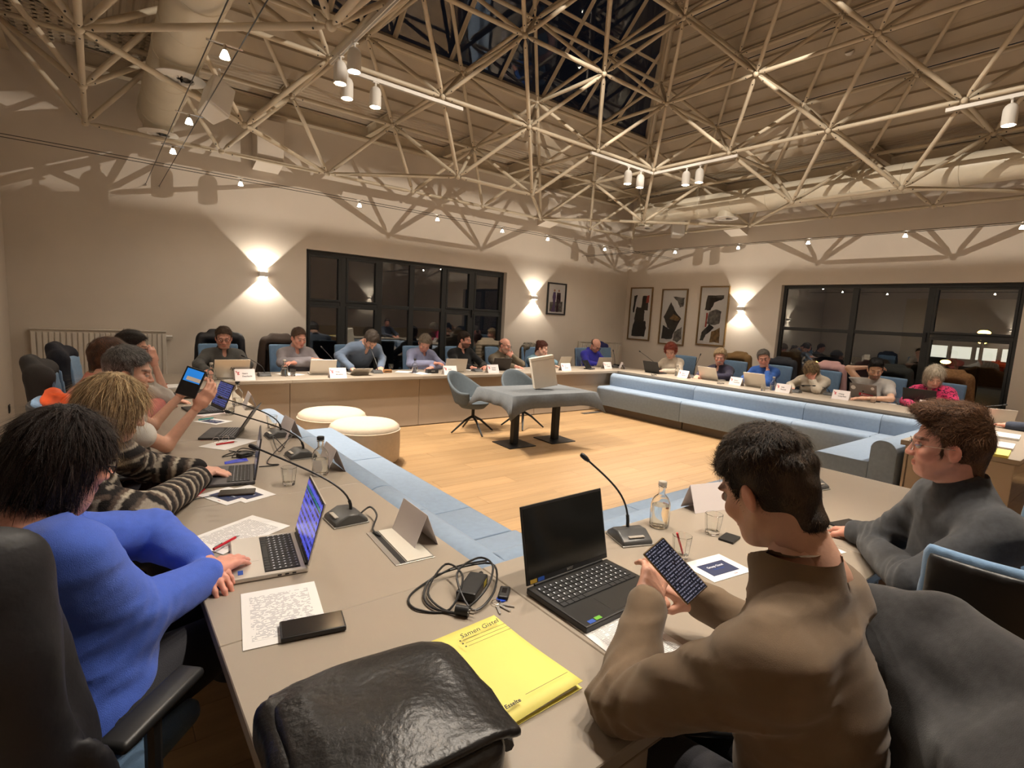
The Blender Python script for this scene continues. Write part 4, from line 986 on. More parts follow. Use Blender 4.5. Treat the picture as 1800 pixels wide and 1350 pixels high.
paper('dark card holder beside the near tumblers', P2(1282, 948), math.radians(10), .09, .06, 20, text=False, tint=M_BLACK, cat='card holder')
# adapter heap
hb = Vector((*P2(830, 1040), TT))
ad = thing('power_adapter', 'large black laptop power brick in a nest of cable', 'adapter', (hb.x, hb.y, TT), math.radians(38)); MB().box(-.07, .07, -.032, .032, 0, .032).build('adapter_body', M_BLACK, ad, bev=.006); MB().box(.02, .05, -.0325, -.0315, .008, .026).build('rating_label', mat('label_yellow', (.6, .5, .05), .5), ad); MB().cyl((.07, 0, .016), (.095, 0, .016), .008, 8).build('plug', M_BLACK, ad)
pts = [(*P2(a, b), TT+z) for a, b, z in ((855, 1000, .03), (800, 1012, .03), (745, 1030, .006), (718, 1055, .005), (735, 1075, .005), (790, 1075, .006), (812, 1040, .05), (782, 1012, .04), (752, 1050, .012), (800, 1082, .008), (850, 1062, .04), (865, 1020, .05), (840, 1005, .05), (802, 1035, .05), (830, 1078, .01), (868, 1050, .02), (862, 1010, .04), (770, 1020, .02), (745, 1048, .01), (760, 1072, .006), (815, 1085, .006))]
cord('long black laptop cable coiled beside the yellow folder', pts, .0036)
pg = thing('mains_plug', 'black mains plug with pins next to the yellow folder', 'plug', (*P2(815, 1083), TT+.016), math.radians(-50)); MB().cyl((-.025, 0, 0), (.015, 0, 0), .015, 12).build('plug_body', M_BLACK, pg, smooth=True)
for sy in (-.008, .008): MB().cyl((.015, sy, 0), (.034, sy, 0), .0024, 8).build('pin', M_CHROME, pg)
kf = thing('car_key', 'black key fob beside the black laptop', 'key', (*P2(886, 1046), TT), math.radians(45)); MB().box(-.035, .035, -.017, .017, 0, .013).build('fob', M_BLACK, kf, bev=.005, seg=3); MB().box(-.01, .02, -.008, .008, .0128, .0135).build('button', M_BLACKG, kf)
ky = thing('key_ring', 'bunch of keys with a blue tag near the laptop corner', 'keys', (*P2(872, 1062), TT), .2)
MB().tube([(.014*math.cos(a*PI/8), .014*math.sin(a*PI/8), .006) for a in range(17)], .0012, 5).build('ring', M_CHROME, ky)
for a in (-2.2, -1.6, -1.1): MB().add([(0, -.004, 0), (.045, -.003, 0), (.045, .003, 0), (0, .006, 0), (0, -.004, .002), (.045, -.003, .002), (.045, .003, .002), (0, .006, .002)], [(3, 2, 1, 0), (4, 5, 6, 7), (0, 1, 5, 4), (1, 2, 6, 5), (2, 3, 7, 6), (3, 0, 4, 7)]).build('key_blade', M_GREY, ky, loc=(.014*math.cos(a), .014*math.sin(a), .002), rot=(0, 0, a))
MB().lathe([(.016, 0), (.016, .004), (0, .004)], 16, (.03, .005, 0)).build('blue_tag', mat('tag_blue', (.01, .06, .5), .35), ky)
# yellow folder
M_YEL = mat('folder_yellow', (.80, .72, .18), .6, var=.03, vscale=5)
fo = thing('document_folder', 'yellow paper folder with handwriting on the near table', 'folder', (*P2(877, 1172), TT), math.radians(1))
FWd, FH = .235, .355
m = MB(); vs = []; fs = []; n = 10
for i in range(n+1):
    for j in range(n+1):
        u, v = i/n, j/n; vs.append(((u-.5)*FWd, (v-.5)*FH, .009+.007*math.sin(PI*u)*math.sin(PI*v)+.003*math.sin(5*v+2*u)+.008*u*(1-v)))
for i in range(n):
    for j in range(n): k = i*(n+1)+j; fs.append((k, k+n+1, k+n+2, k+1))
m.add(vs, fs); cv = m.build('front_cover', M_YEL, fo, smooth=True); md = cv.modifiers.new('s', 'SOLIDIFY'); md.thickness = .0008
MB().box(-FWd/2, FWd/2, -FH/2, FH/2, 0, .001).build('back_cover', M_YEL, fo); MB().box(-FWd/2+.006, FWd/2-.012, -FH/2+.008, FH/2-.01, .001, .006).build('papers', M_PAPER, fo)
tz = .0225
text_obj('handwriting', 'Samen Gistel', .025, M_INK, fo, (-.034, FH/2-.056, tz), (0, 0, math.radians(3)), False, shear=.35)
for i in range(3):
    MB().box(-.035, .105, FH/2-.0645-i*.014, FH/2-.0639-i*.014, tz-.0006, tz).build('ruled_line', M_INK, fo); MB().lathe([(.0025, 0), (.0025, .0006)], 10, (-.042, FH/2-.062-i*.014, tz-.0006)).build('bullet', M_INK, fo)
MB().box(-.03, .105, -FH/2+.040, -FH/2+.0406, tz+.001, tz+.0016).build('ruled_line', M_INK, fo)
text_obj('maker_mark', 'Esselte', .016, M_INK, fo, (-.095, -FH/2+.030, tz+.001), (0, 0, 0), True, shear=.2)
# ---- back table
S1 = ('grey', (.62, .58, .52))
def blap(lb, px, py, w_, d, ang, body, rz, depth=.10, logo=None, base_rot=0):
    q = at(px, py, TZ); R_ = Rz(rz+base_rot); c = Vector((q.x, q.y, 0))-R_ @ Vector((0, d/2, 0)); return laptop(lb, (c.x, c.y), rz+base_rot, w_, d, ang, body, None, S_GREY, False, logo)
blap('silver laptop lid in front of the man in the dark grey shirt', 407, 667, .36, .24, 112, M_SILVER, RB, logo=('hp', .05, M_INK, .3))
blap('silver laptop lid before the man with crossed arms', 567, 659, .32, .22, 118, M_SILVER, RB, base_rot=-.15)
blap('low silver tablet before the leaning man', 632, 659, .26, .17, 150, M_SILVER, RB)
blap('silver laptop lid before the black sweater', 800, 655, .33, .22, 112, M_SILVER, RB, base_rot=-.25)
blap('dark laptop lid before the beard and glasses', 880, 651, .32, .22, 116, mat('lap_brown', (.04, .03, .025), .4), RB, base_rot=-.2)
blap('small pale laptop lid before the denim shirt', 990, 645, .28, .2, 112, M_SILVER, RB)
blap('pale laptop lid before the blue hoodie', 1060, 645, .30, .2, 115, M_SILVER, RB, base_rot=-.3)
for lb, px, py, nm in (('name card with red crest at the far left of the back table', 430, 668, ('Geert', 'Deschacht')), ('name card with red crest left of the leaning man', 593, 664, ('Philip', 'Struelens')), ('name card before the head-down man', 790, 658, ('Joost', 'Wyngaert')),
                       ('name card before the beard and glasses', 865, 655, ('Gunther', 'Wittevr')), ('name card before the denim shirt', 993, 651, ('Ann', 'Beselaer')), ('name card before the blue hoodie', 1066, 648, ('Jan', 'Vercamer'))):
    tent(lb, P2(px, py), RB+math.radians(random.uniform(-5, 5)), nm)
tent('name card turned at the corner of back and right tables', P2(1093, 648), RB+math.radians(50), ('Els', 'Pollet'))
def mic_back(lb, px, py, hx_, hy, dy, rz): b_ = P2(px, py); return mic(lb, b_, rz, aty(hx_, hy, b_[1]+dy), bend=.10)
mic_back('gooseneck microphone right of the silver laptop at the far left', 464, 661, 428, 626, .1, RB)
mic_back('pale gooseneck microphone before the man with crossed arms', 592, 655, 566, 611, .15, RB)
mic_back('gooseneck microphone raised to the leaning man, red lit ring', 662, 656, 651, 612, .2, RB)
mic_back('microphone base before the black sweater', 838, 653, 800, 640, .1, RB); mic_back('microphone before the denim shirt', 952, 651, 968, 636, .1, RB)
mic_back('thin upright microphone near the room corner', 1079, 646, 1078, 617, .05, RB)
bottle('water bottle with pale stopper beside the crossed arms', P2(500, 661), .09, M_SILVER); bottle('water bottle with black stopper before the head-down man', P2(729, 655), .08, M_BLACK); bottle('small carafe beside the silver laptop at far left', P2(372, 670), .07)
for lb, px, py in (('tumbler beside the bottle of the crossed-arms man', 515, 661), ('tumbler between the leaning and head-down men', 687, 650), ('tumbler before the denim shirt on the left', 962, 649), ('tumbler before the denim shirt on the right', 972, 649), ('tumbler before the blue hoodie', 1021, 643), ('tumbler at the far left of the back table', 355, 665)): tumbler(lb, P2(px, py), .04)
for lb, px, py, a in (('white sheets under the bottle of the crossed-arms man', 510, 658, .5), ('spread of white papers before the head-down man', 715, 654, .9), ('second white sheet before the head-down man', 738, 656, .3), ('white sheet before the black sweater', 828, 650, .2), ('white sheet before the beard and glasses', 905, 648, .1), ('small white note by the leftmost name card', 402, 668, 0)):
    paper(lb, P2(px, py), a, sheets=2, text=False) if 'note' not in lb else paper(lb, P2(px, py), a, .10, .06, text=False)
o = thing('wooden_block', 'small round-ended wooden gavel block on the back table', 'block', (*P2(681, 655), TT)); MB().box(-.06, .06, -.03, .03, 0, .045).build('block_body', mat('wood_block', (.30, .14, .05), .4, var=.2, vscale=8), o, bev=.012, seg=3); MB().box(-.05, .05, -.031, -.0295, .018, .026).build('groove', M_BLACK, o)
o = thing('black_case', 'small black case before the head-down man', 'case', (*P2(759, 656), TT)); MB().box(-.09, .09, -.04, .04, 0, .06).build('case_body', M_BLACK, o, bev=.006); MB().box(-.03, .03, -.042, -.04, .03, .04).build('clasp', M_GREY, o)
o = thing('tablet_stand', 'black tablet on a stand before the blue hoodie', 'tablet', (*P2(1036, 649), TT), .3); m = MB(); m.M = Matrix.Rotation(math.radians(-35), 4, 'X'); m.box(-.11, .11, -.006, .006, .02, .19); m.build('tablet_slab', M_BLACKG, o, bev=.003); MB().box(-.09, .09, -.07, .07, 0, .018).build('stand_foot', M_BLACK, o, bev=.004)
# ---- right table
blap('black laptop lid with a white disc before the red curls', 1146, 656, .33, .22, 112, M_BLACK, RR)
q = at(1146, 656, TZ)
blap('silver laptop lid with a dark band before the moustache', 1246, 668, .34, .24, 118, M_SILVER, RR)
blap('silver laptop lid before the blue sweater with hand on cheek', 1327, 681, .34, .23, 112, M_SILVER, RR)
mk, ml, mR, mh = blap('grey laptop lid with round and red stickers before the white T-shirt', 1517, 703, .33, .23, 112, mat('space_grey', (.22, .205, .20), .35, metal=.5), RR)
o = MB().box(-.085, .085, -.022, .022, -.0003, .0003).build('sticker', M_INKR, ml); o.matrix_local = mR @ Matrix.Translation((-.035, -.06, .0064)) @ Matrix.Rotation(math.radians(-8), 4, 'Z')
t_ = text_obj('sticker_text', 'Supreme', .036, M_WTXT, ml, (0, 0, 0), (0, 0, 0), True, 'CENTER', shear=.15); t_.matrix_local = mR @ Matrix.Translation((-.035, -.05, .0068)) @ Matrix.Rotation(PI+math.radians(-8), 4, 'Z')
for u, v, r_, mm in ((.12, -.16, .03, M_PAPER), (-.115, -.17, .022, M_PAPER)):
    o = MB().lathe([(r_, 0), (r_, .0006), (0, .0006)], 20).build('sticker', mm, ml); o.matrix_local = mR @ Matrix.Translation((u, v, .0061))
o = MB().lathe([(.012, 0), (.012, .0006), (0, .0006)], 14).build('lid_emblem', M_BLACK, ml); o.matrix_local = mR @ Matrix.Translation((0, -.115, .0061))
blap('black laptop lid before the pink leopard blouse', 1614, 716, .36, .24, 106, M_BLACK, RR)
laptop('silver tablet on a slanted stand at the right edge', P2(1748, 745), RR+.5, .25, .18, 110, M_SILVER, None, S_OFF)
for lb, px, py, nm in (('name card before the red curls', 1202, 664, ('Sabine', 'Vandaele')), ('name card before the moustache', 1294, 677, ('Robert', 'Cauwenbe')), ('name card before the hand on cheek', 1377, 690, ('Sofie', 'Pauwels')),
                       ('name card before the cream hoodie', 1478, 702, ('Chiang', 'Long Shan')), ('name card before the pink leopard blouse', 1632, 722, ('Annemie', 'Holder'))):
    tent(lb, P2(px, py), RR+math.radians(random.uniform(-6, 6)), nm)
def mic_right(lb, px, py, hx_, hy, dx): b_ = P2(px, py); return mic(lb, b_, RR, atx(hx_, hy, b_[0]+dx), bend=.10)
mic_right('upright gooseneck microphone before the red curls', 1160, 655, 1125, 618, .1); mic_right('tall gooseneck microphone before the moustache', 1219, 664, 1231, 624, .1)
mic_right('low gooseneck microphone before the cream hoodie', 1398, 690, 1430, 678, .12); mic_right('low gooseneck microphone beside the grey sticker laptop', 1458, 695, 1412, 678, .1)
mic_right('gooseneck microphone stretched at the right edge', 1700, 735, 1765, 712, .1)
bottle('water bottle before the red curls', P2(1190, 661), .08, M_SILVER); bottle('round carafe before the blue sweater', P2(1358, 686), .07)
for lb, px, py in (('tumbler before the blue sweater', 1341, 687), ('tumbler before the white T-shirt', 1534, 708), ('tumbler by the black laptop of the pink blouse', 1578, 711), ('tumbler behind the red-brown hair', 1735, 755)): tumbler(lb, P2(px, py), .03)
tangle('black leads beside the black laptop of the pink blouse', P2(1592, 714), .10, 12, 9); tangle('black leads in front of the black disc laptop', P2(1150, 660), .08, 10, 5); tangle('black leads before the moustache laptop', P2(1268, 675), .08, 9, 6)
paper('small white note before the white T-shirt', P2(1562, 709), RR+.1, .2, .12, text=False)
for lb, px, py, tm in (('thick white ring binder at the right edge', 1765, 768, M_PAPER), ('white file under the ring binder', 1752, 784, M_CARD), ('yellow-edged file nearest the table end', 1742, 796, M_YEL)):
    r_ = thing('file_folder', lb, 'file', (*P2(px, py), TT), RR+.1); MB().box(-.11, .11, -.16, .16, 0, .022).build('file_cover', tm, r_, bev=.003); MB().box(-.105, .112, -.155, .155, .004, .018).build('file_pages', M_PAPER, r_)
# ================================================================ SMOOTH SOLIDS (signed fields -> mesh)
_CO = np.array([(0,0,0),(1,0,0),(0,1,0),(1,1,0),(0,0,1),(1,0,1),(0,1,1),(1,1,1)])
_ED = [(0,1),(2,3),(4,5),(6,7),(0,2),(1,3),(4,6),(5,7),(0,4),(1,5),(2,6),(3,7)]
def surfnet(F, xs, ys, zs):
    S = F < 0; nx, ny, nz = F.shape; cnt8 = np.zeros((nx-1, ny-1, nz-1), np.int8)
    for c in _CO: cnt8 += S[c[0]:nx-1+c[0], c[1]:ny-1+c[1], c[2]:nz-1+c[2]]
    act = (cnt8 > 0) & (cnt8 < 8); ci = np.argwhere(act)
    if len(ci) == 0: return np.zeros((0, 3)), []
    idx = -np.ones(act.shape, np.int64); idx[act] = np.arange(len(ci))
    acc = np.zeros((len(ci), 3)); cn = np.zeros(len(ci))
    fv = [F[tuple((ci+c).T)] for c in _CO]; pv = [np.stack([xs[ci[:, 0]+c[0]], ys[ci[:, 1]+c[1]], zs[ci[:, 2]+c[2]]], 1) for c in _CO]
    for a, b in _ED:
        m = (fv[a] < 0) != (fv[b] < 0); t = fv[a][m]/(fv[a][m]-fv[b][m]); acc[m] += pv[a][m]+(pv[b][m]-pv[a][m])*t[:, None]; cn[m] += 1
    V = acc/cn[:, None]; Q = []
    for ax in range(3):
        o = [slice(None)]*3; o2 = [slice(None)]*3; o[ax] = slice(0, -1); o2[ax] = slice(1, None)
        A, B_ = S[tuple(o)], S[tuple(o2)]; e = np.argwhere(A != B_); u, v = [(1, 2), (2, 0), (0, 1)][ax]
        sh = act.shape; ok = (e[:, u] >= 1) & (e[:, v] >= 1) & (e[:, u] < sh[u]) & (e[:, v] < sh[v]); e = e[ok]
        def cell(du, dv): c = e.copy(); c[:, u] += du; c[:, v] += dv; return idx[tuple(c.T)]
        q = np.stack([cell(-1, -1), cell(0, -1), cell(0, 0), cell(-1, 0)], 1); fl_ = ~A[tuple(e.T)]
        q[fl_] = q[fl_][:, ::-1]; Q.append(q)
    return V, np.concatenate(Q)
def lin(a, b, h): return np.linspace(a, b, max(4, int(math.ceil((b-a)/h))+1))
def grid(lo, hi, h):
    xs, ys, zs = lin(lo[0], hi[0], h), lin(lo[1], hi[1], h), lin(lo[2], hi[2], h)
    return xs, ys, zs, np.stack(np.meshgrid(xs, ys, zs, indexing='ij'), -1).astype(np.float32)
def rcone(p, a, b, ra, rb):
    a = np.asarray(a, np.float32); d = np.asarray(b, np.float32)-a; L = max(1e-9, float(d@d)); q = p-a
    t = np.clip((q@d)/L, 0, 1); return np.sqrt(((q-t[..., None]*d)**2).sum(-1))-(ra+t*(rb-ra))
def ell(p, c, r, R=None):
    q = p-np.asarray(c, np.float32)
    if R is not None: q = q@np.asarray(R, np.float32)      # columns of R are the ellipsoid's axes
    r = np.asarray(r, np.float32); k0 = np.sqrt(((q/r)**2).sum(-1)); k1 = np.sqrt(((q/(r*r))**2).sum(-1))+1e-9
    return k0*(k0-1)/k1
def rbox(p, c, h, r, R=None):
    q = p-np.asarray(c, np.float32)
    if R is not None: q = q@np.asarray(R, np.float32)
    q = np.abs(q)-(np.asarray(h, np.float32)-r); return np.sqrt((np.maximum(q, 0)**2).sum(-1))+np.minimum(q.max(-1), 0)-r
def smin(a, b, k): h = np.clip(.5+.5*(b-a)/k, 0, 1); return b+(a-b)*h-k*h*(1-h)
def smax(a, b, k): return -smin(-a, -b, k)
def wob(p, f, seed, n=4):
    r = np.random.default_rng(seed); o = 0
    for i in range(n):
        d = r.normal(size=3); d /= np.linalg.norm(d); o = o+np.sin((p@d.astype(np.float32))*f*r.uniform(.7, 1.4)+r.uniform(0, 6))
    return o/n
def rotm(rx=0, ry=0, rz=0): return np.array(Matrix.Rotation(rz, 3, 'Z') @ Matrix.Rotation(rx, 3, 'X') @ Matrix.Rotation(ry, 3, 'Y'))
def np_mesh(name, V, Fq, m, cols=None, parent=None, smooth=True):
    me = bpy.data.meshes.new(name); Fq = np.asarray(Fq)
    me.vertices.add(len(V)); me.vertices.foreach_set('co', np.asarray(V, np.float32).ravel())
    n = Fq.shape[1]; me.loops.add(Fq.size); me.loops.foreach_set('vertex_index', Fq.ravel().astype(np.int32))
    me.polygons.add(len(Fq)); me.polygons.foreach_set('loop_start', np.arange(0, Fq.size, n, dtype=np.int32))
    me.update(calc_edges=True); me.validate()
    if smooth: me.polygons.foreach_set('use_smooth', np.ones(len(me.polygons), bool))
    me.materials.append(m)
    if cols is not None and len(me.vertices) == len(cols):
        a = me.color_attributes.new('col', 'FLOAT_COLOR', 'POINT'); c4 = np.ones((len(cols), 4), np.float32); c4[:, :3] = cols; a.data.foreach_set('color', c4.ravel())
    return link(name, me, parent)
M_SKIN = mat('skin', (.6, .35, .25), .48, attr=True, var=.05, vscale=35, bump=.06, bscale=180, sss=.08)
M_HAIR = mat('hair', (.1, .07, .05), .45, attr=True, var=.25, vscale=220, bump=.5, bscale=260, spec=.35, stretch=(1.6, 1.6, .5))
M_EYE = mat('eye', (.7, .7, .7), .1, attr=True)
def fabric(name, col, rough=.9, var=.08, bump=.25, bscale=350, vscale=14): return mat('fab_'+name, col, rough, var=var, vscale=vscale, bump=bump, bscale=bscale, sheen=.15)
# ---------------------------------------------------------------- hands
_HC = {}
def hand_mesh(curl, spread, thumb, h):
    key = (curl, spread, thumb, h)
    if key in _HC: return _HC[key]
    xs, ys, zs, p = grid((-.07, -.04, -.11), (.09, .21, .045), h)
    F = rbox(p, (0, .048, 0), (.040, .047, .014), .013); F = smin(F, rcone(p, (0, -.03, 0), (0, .02, 0), .026, .027), .025)
    F = smin(F, ell(p, (.026, .03, -.010), (.018, .034, .015)), .015)
    fing = [(.030, .090, (.042, .026, .021)), (.0105, .096, (.046, .029, .022)), (-.0105, .092, (.042, .027, .021)), (-.030, .080, (.033, .021, .018))]
    for i, (x, y, Ls) in enumerate(fing):
        c = curl[i] if isinstance(curl, tuple) else curl
        a = np.array([x, y, 0.]); ang = 0; sp = spread*(x/.03)*.18; rr = (.0098, .0088, .0078, .0066) if i < 3 else (.0086, .0077, .0068, .0058)
        for s, L in enumerate(Ls):
            ang += c*(.75, 1.0, .6)[s]; d = np.array([math.sin(sp)*math.cos(ang), math.cos(sp)*math.cos(ang), -math.sin(ang)]); b = a+d*L
            F = smin(F, rcone(p, a, b, rr[s], rr[s+1]), .006 if s else .012); a = b
    a = np.array([.032, .020, -.006]); d = np.array([.70, .68, -.22]); d /= np.linalg.norm(d); b = a+d*.045
    F = smin(F, rcone(p, a, b, .0145, .0115), .012)
    d2 = np.array([.70-.75*thumb, .70+.1*thumb, -.25-.55*thumb]); d2 /= np.linalg.norm(d2); c_ = b+d2*.034
    F = smin(F, rcone(p, b, c_, .0110, .0085), .006)
    _HC[key] = surfnet(F, xs, ys, zs); return _HC[key]
def frame_from(d, up):
    d = np.asarray(d, float); d = d/np.linalg.norm(d); z = np.asarray(up, float); z = z-d*(z@d); z /= np.linalg.norm(z)+1e-9; x = np.cross(d, z); return np.stack([x, d, z], 1)
# ---------------------------------------------------------------- head & hair (head frame: +Y face, origin mid-skull at eye level)
def head_mesh(h, P):
    fat = P.get('facew', 1.0); xs, ys, zs, p = grid((-.105, -.125, -.20), (.105, .135, .15), h)
    F = ell(p, (0, -.012, .035), (.0745, .094, .088))
    F = smin(F, ell(p, (0, .022, -.042), (.060*fat, .066, .078)), .03)
    F = smin(F, ell(p, (0, .055, -.088), (.030*fat, .030, .022)), .025)
    for s in (-1, 1):
        F = smin(F, rcone(p, (s*.056*fat, -.005, -.045), (s*.030, .05, -.088), .017, .016), .02)
        F = smin(F, ell(p, (s*.040*fat, .062, -.024), (.022, .020, .020)), .02)
        F = smax(F, -ell(p, (s*.031, .104, .002), (.019, .020, .012)), .014)
    F = smin(F, ell(p, (0, .080, .024), (.050, .014, .010)), .018)
    F = smin(F, rcone(p, (0, .086, .010), (0, .104, -.030), .008, .0112), .012)
    for s in (-1, 1): F = smin(F, ell(p, (s*.011, .096, -.033), (.009, .011, .008)), .006)
    F = smin(F, ell(p, (0, .083, -.060), (.024, .012, .006)), .006); F = smin(F, ell(p, (0, .081, -.069), (.020, .012, .006)), .006)
    F = smin(F, rcone(p, (0, -.025, -.06), (0, -.045, -.19), .052*P.get('neck', 1), .056*P.get('neck', 1)), .02)
    if P.get('dchin'): F = smin(F, ell(p, (0, .03, -.115), (.05, .045, .03)), .03)
    for s in (-1, 1):
        e = ell(p, (s*.078, -.012, -.008), (.009, .018, .029), rotm(0, 0, s*.35)); e = smax(e, -ell(p, (s*.090, -.006, -.006), (.008, .013, .020)), .006); F = smin(F, e, .008)
    V, Q = surfnet(F, xs, ys, zs)
    sk = np.array(P.get('skin', (.62, .36, .26))); col = np.tile(sk, (len(V), 1)); x, y, z = V.T
    def blend(mask, c, k): nonlocal col; m_ = np.clip(mask, 0, 1)[:, None]*k; col = col*(1-m_)+np.array(c)*m_
    red = sk*np.array((1.05, .72, .68))
    blend(np.exp(-((np.abs(x)-.042)**2+(z+.03)**2)/.0006)*(y > .03), red, .55); blend(np.exp(-(x**2+(z+.03)**2)/.0003)*(y > .09), red, .35); blend((np.abs(x) > .076)*(np.abs(z+.005) < .04), red, .6)
    blend(((np.abs(x) < .023) & (np.abs(z+.064) < .0085) & (y > .07)), sk*np.array((.80, .45, .45)), .8); blend(((np.abs(x) < .022) & (np.abs(z+.0645) < .002) & (y > .07)), sk*.25, .6)
    hc = np.array(P.get('hair', (.08, .05, .03)))
    bz = .027+.10*np.clip(.031-np.abs(np.abs(x)-.031), -.02, .0)
    blend(((np.abs(np.abs(x)-.032) < .020) & (np.abs(z-bz) < .0045) & (y > .05)), P.get('brow', hc*.8), .65)
    b = P.get('beard', 0)
    if b: blend(((z < -.042) & (y > -.005) & (z > -.12) & ~((np.abs(x) < .022) & (np.abs(z+.064) < .006))) | ((np.abs(x) < .03) & (np.abs(z+.047) < .006) & (y > .07)), P.get('beardc', hc), b)
    blend(((np.abs(np.abs(x)-.031) < .017) & (np.abs(z-.004) < .011) & (y > .06)), sk*np.array((.72, .58, .55)), .35)  # shading around the eyes, painted into the skin colour
    return V, Q, col
def hair_field(p, P):
    st = P['style']; th = P.get('th', .014); c = (0, -.014, .037)
    if st == 'bald': return None
    F = ell(p, c, (.0755+th, .095+th, .089+th*1.25))
    face = ell(p, (0, .118+P.get('fringe', 0), -.030), (.083, .066, .127)); F = smax(F, -face, .012)
    y, z, x = p[..., 1], p[..., 2], np.abs(p[..., 0])
    if st in ('short', 'curly', 'quiff', 'bun'):
        F = smax(F, -(z+.030+1.1*np.clip(-y-.01, 0, .055)), .008)
        F = smax(F, y-(.026+1.3*np.clip(z-.042, 0, .2)), .008)
        F = smin(F, smax(rcone(p, (0, -.066, .0), (0, -.068, -.080), .044, .034), -(z+.098), .01), .02)
        F = smax(F, -ell(p*np.array((0, 1, 1), np.float32)+np.stack([x, 0*x, 0*x], -1), (.085, -.004, -.018), (.04, .024, .036)), .008)
        if st == 'short': F = smax(F, x*1.0-.082-np.clip(z, 0, .2)*.12, .01)
        if st == 'quiff': F = smin(F, ell(p, (0, .045, .118), (.062, .055, .030)), .03); F = smin(F, ell(p, (0, -.02, .120), (.066, .07, .028)), .03); F = smax(F, x-.079-np.clip(z, 0, .2)*.10, .01)
        if st == 'bun': F = smin(F, ell(p, (0, -.085, .085), (.034, .034, .032)), .02)
        if st == 'curly': F = F+.007*np.sin(p[..., 0]*190)*np.sin(p[..., 1]*190+1)*np.sin(p[..., 2]*190)
    elif st == 'ring':
        F = smax(F, z-.030+.35*np.clip(y, -.2, .1), .01); F = smax(F, -(z+.055), .008); F = smax(F, y-.028, .006); F = smax(F, -ell(p*np.array((0, 1, 1), np.float32)+np.stack([x, 0*x, 0*x], -1), (.085, .002, -.015), (.04, .022, .034)), .008)
    elif st in ('bob', 'long'):
        ln = P.get('length', .11)
        S = ell(p, (0, -.030, -.02-ln*.25), (.092, .088, .075+ln*.62)); S = smax(S, -ell(p, (0, .090, -.06), (.066, .095, .15)), .02); F = smin(F, S, .03)
        F = smax(F, -(z+ln+.02), .015)
        F = F+.003*np.sin(np.arctan2(p[..., 0], -p[..., 1]+.0)*26)
    F = F+.0035*wob(p, 120, P.get('seed', 1))*P.get('rough', 1.0)
    return F
def strands(V, Q, P, n, L, wd, seed, lift=.006):
    r = np.random.default_rng(seed); n_ = len(Q); q = Q[r.integers(0, n_, n)]; w_ = r.dirichlet(np.ones(4), n); a = (V[q]*w_[..., None]).sum(1)
    e1 = V[q[:, 1]]-V[q[:, 0]]; e2 = V[q[:, 3]]-V[q[:, 0]]; N = np.cross(e1, e2); N /= np.linalg.norm(N, axis=1, keepdims=True)+1e-9
    cen = np.array([0, -.012, .03]); N[((a-cen)*N).sum(1) < 0] *= -1
    st = P['style']; crown = np.array(P.get('crown', (0.01, -.06, .125)))
    D = a-crown; 
    if st in ('bob', 'long'): D = D*.4+np.array([0, 0, -.12])
    if st == 'quiff': D = D*.3+np.array([.0, .09, .03])*np.clip((a[:, 2:3]-.05)/.05, 0, 1)+np.array([0, -.01, -.05])*np.clip((.07-a[:, 2:3])/.05, 0, 1)
    if st == 'curly': D = r.normal(size=a.shape)*.1
    D = D+r.normal(size=a.shape)*np.linalg.norm(D, axis=1, keepdims=True)*P.get('mess', .25); D -= N*(D*N).sum(1, keepdims=True); D /= np.linalg.norm(D, axis=1, keepdims=True)+1e-9
    side = np.cross(N, D); ln = L*r.uniform(.5, 1.2, n)[:, None]; k = 5
    if st in ('short', 'quiff', 'ring', 'bun'): ln = ln*np.clip(.55+(a[:, 2:3]-.02)/.09, .5, 1)
    vs = []; W_ = wd*r.uniform(.6, 1.4, n)[:, None]; lf = lift*r.uniform(.3, 1.6, n)[:, None]
    if st in ('short', 'quiff', 'ring', 'bun'): lf = lf*np.clip(.25+(a[:, 2:3]-.03)/.08, .2, 1)
    bend = r.normal(size=(n, 1))*ln*.25
    for i in range(k):
        t = i/(k-1); c = a+D*ln*t+N*(lf*math.sin(PI*min(1, t*.85))*1.2-.002-(t*t)*ln*ln*4.0*(0 if st == 'quiff' else 1))+side*bend*t*t
        if st in ('bob', 'long'): c = a+D*ln*t+N*(lf*math.sin(PI*t)-.001)+side*bend*t*t*.4
        ww = W_*(1-.85*t); vs += [c-side*ww, c+side*ww]
    Vv = np.stack(vs, 1).reshape(-1, 3); b = np.arange(n)[:, None]*(2*k); Fs = [np.concatenate([b+2*i, b+2*i+1, b+2*i+3, b+2*i+2], 1) for i in range(k-1)]
    br = np.repeat(r.uniform(.55, 1.55, n), 2*k)
    return Vv, np.concatenate(Fs), br
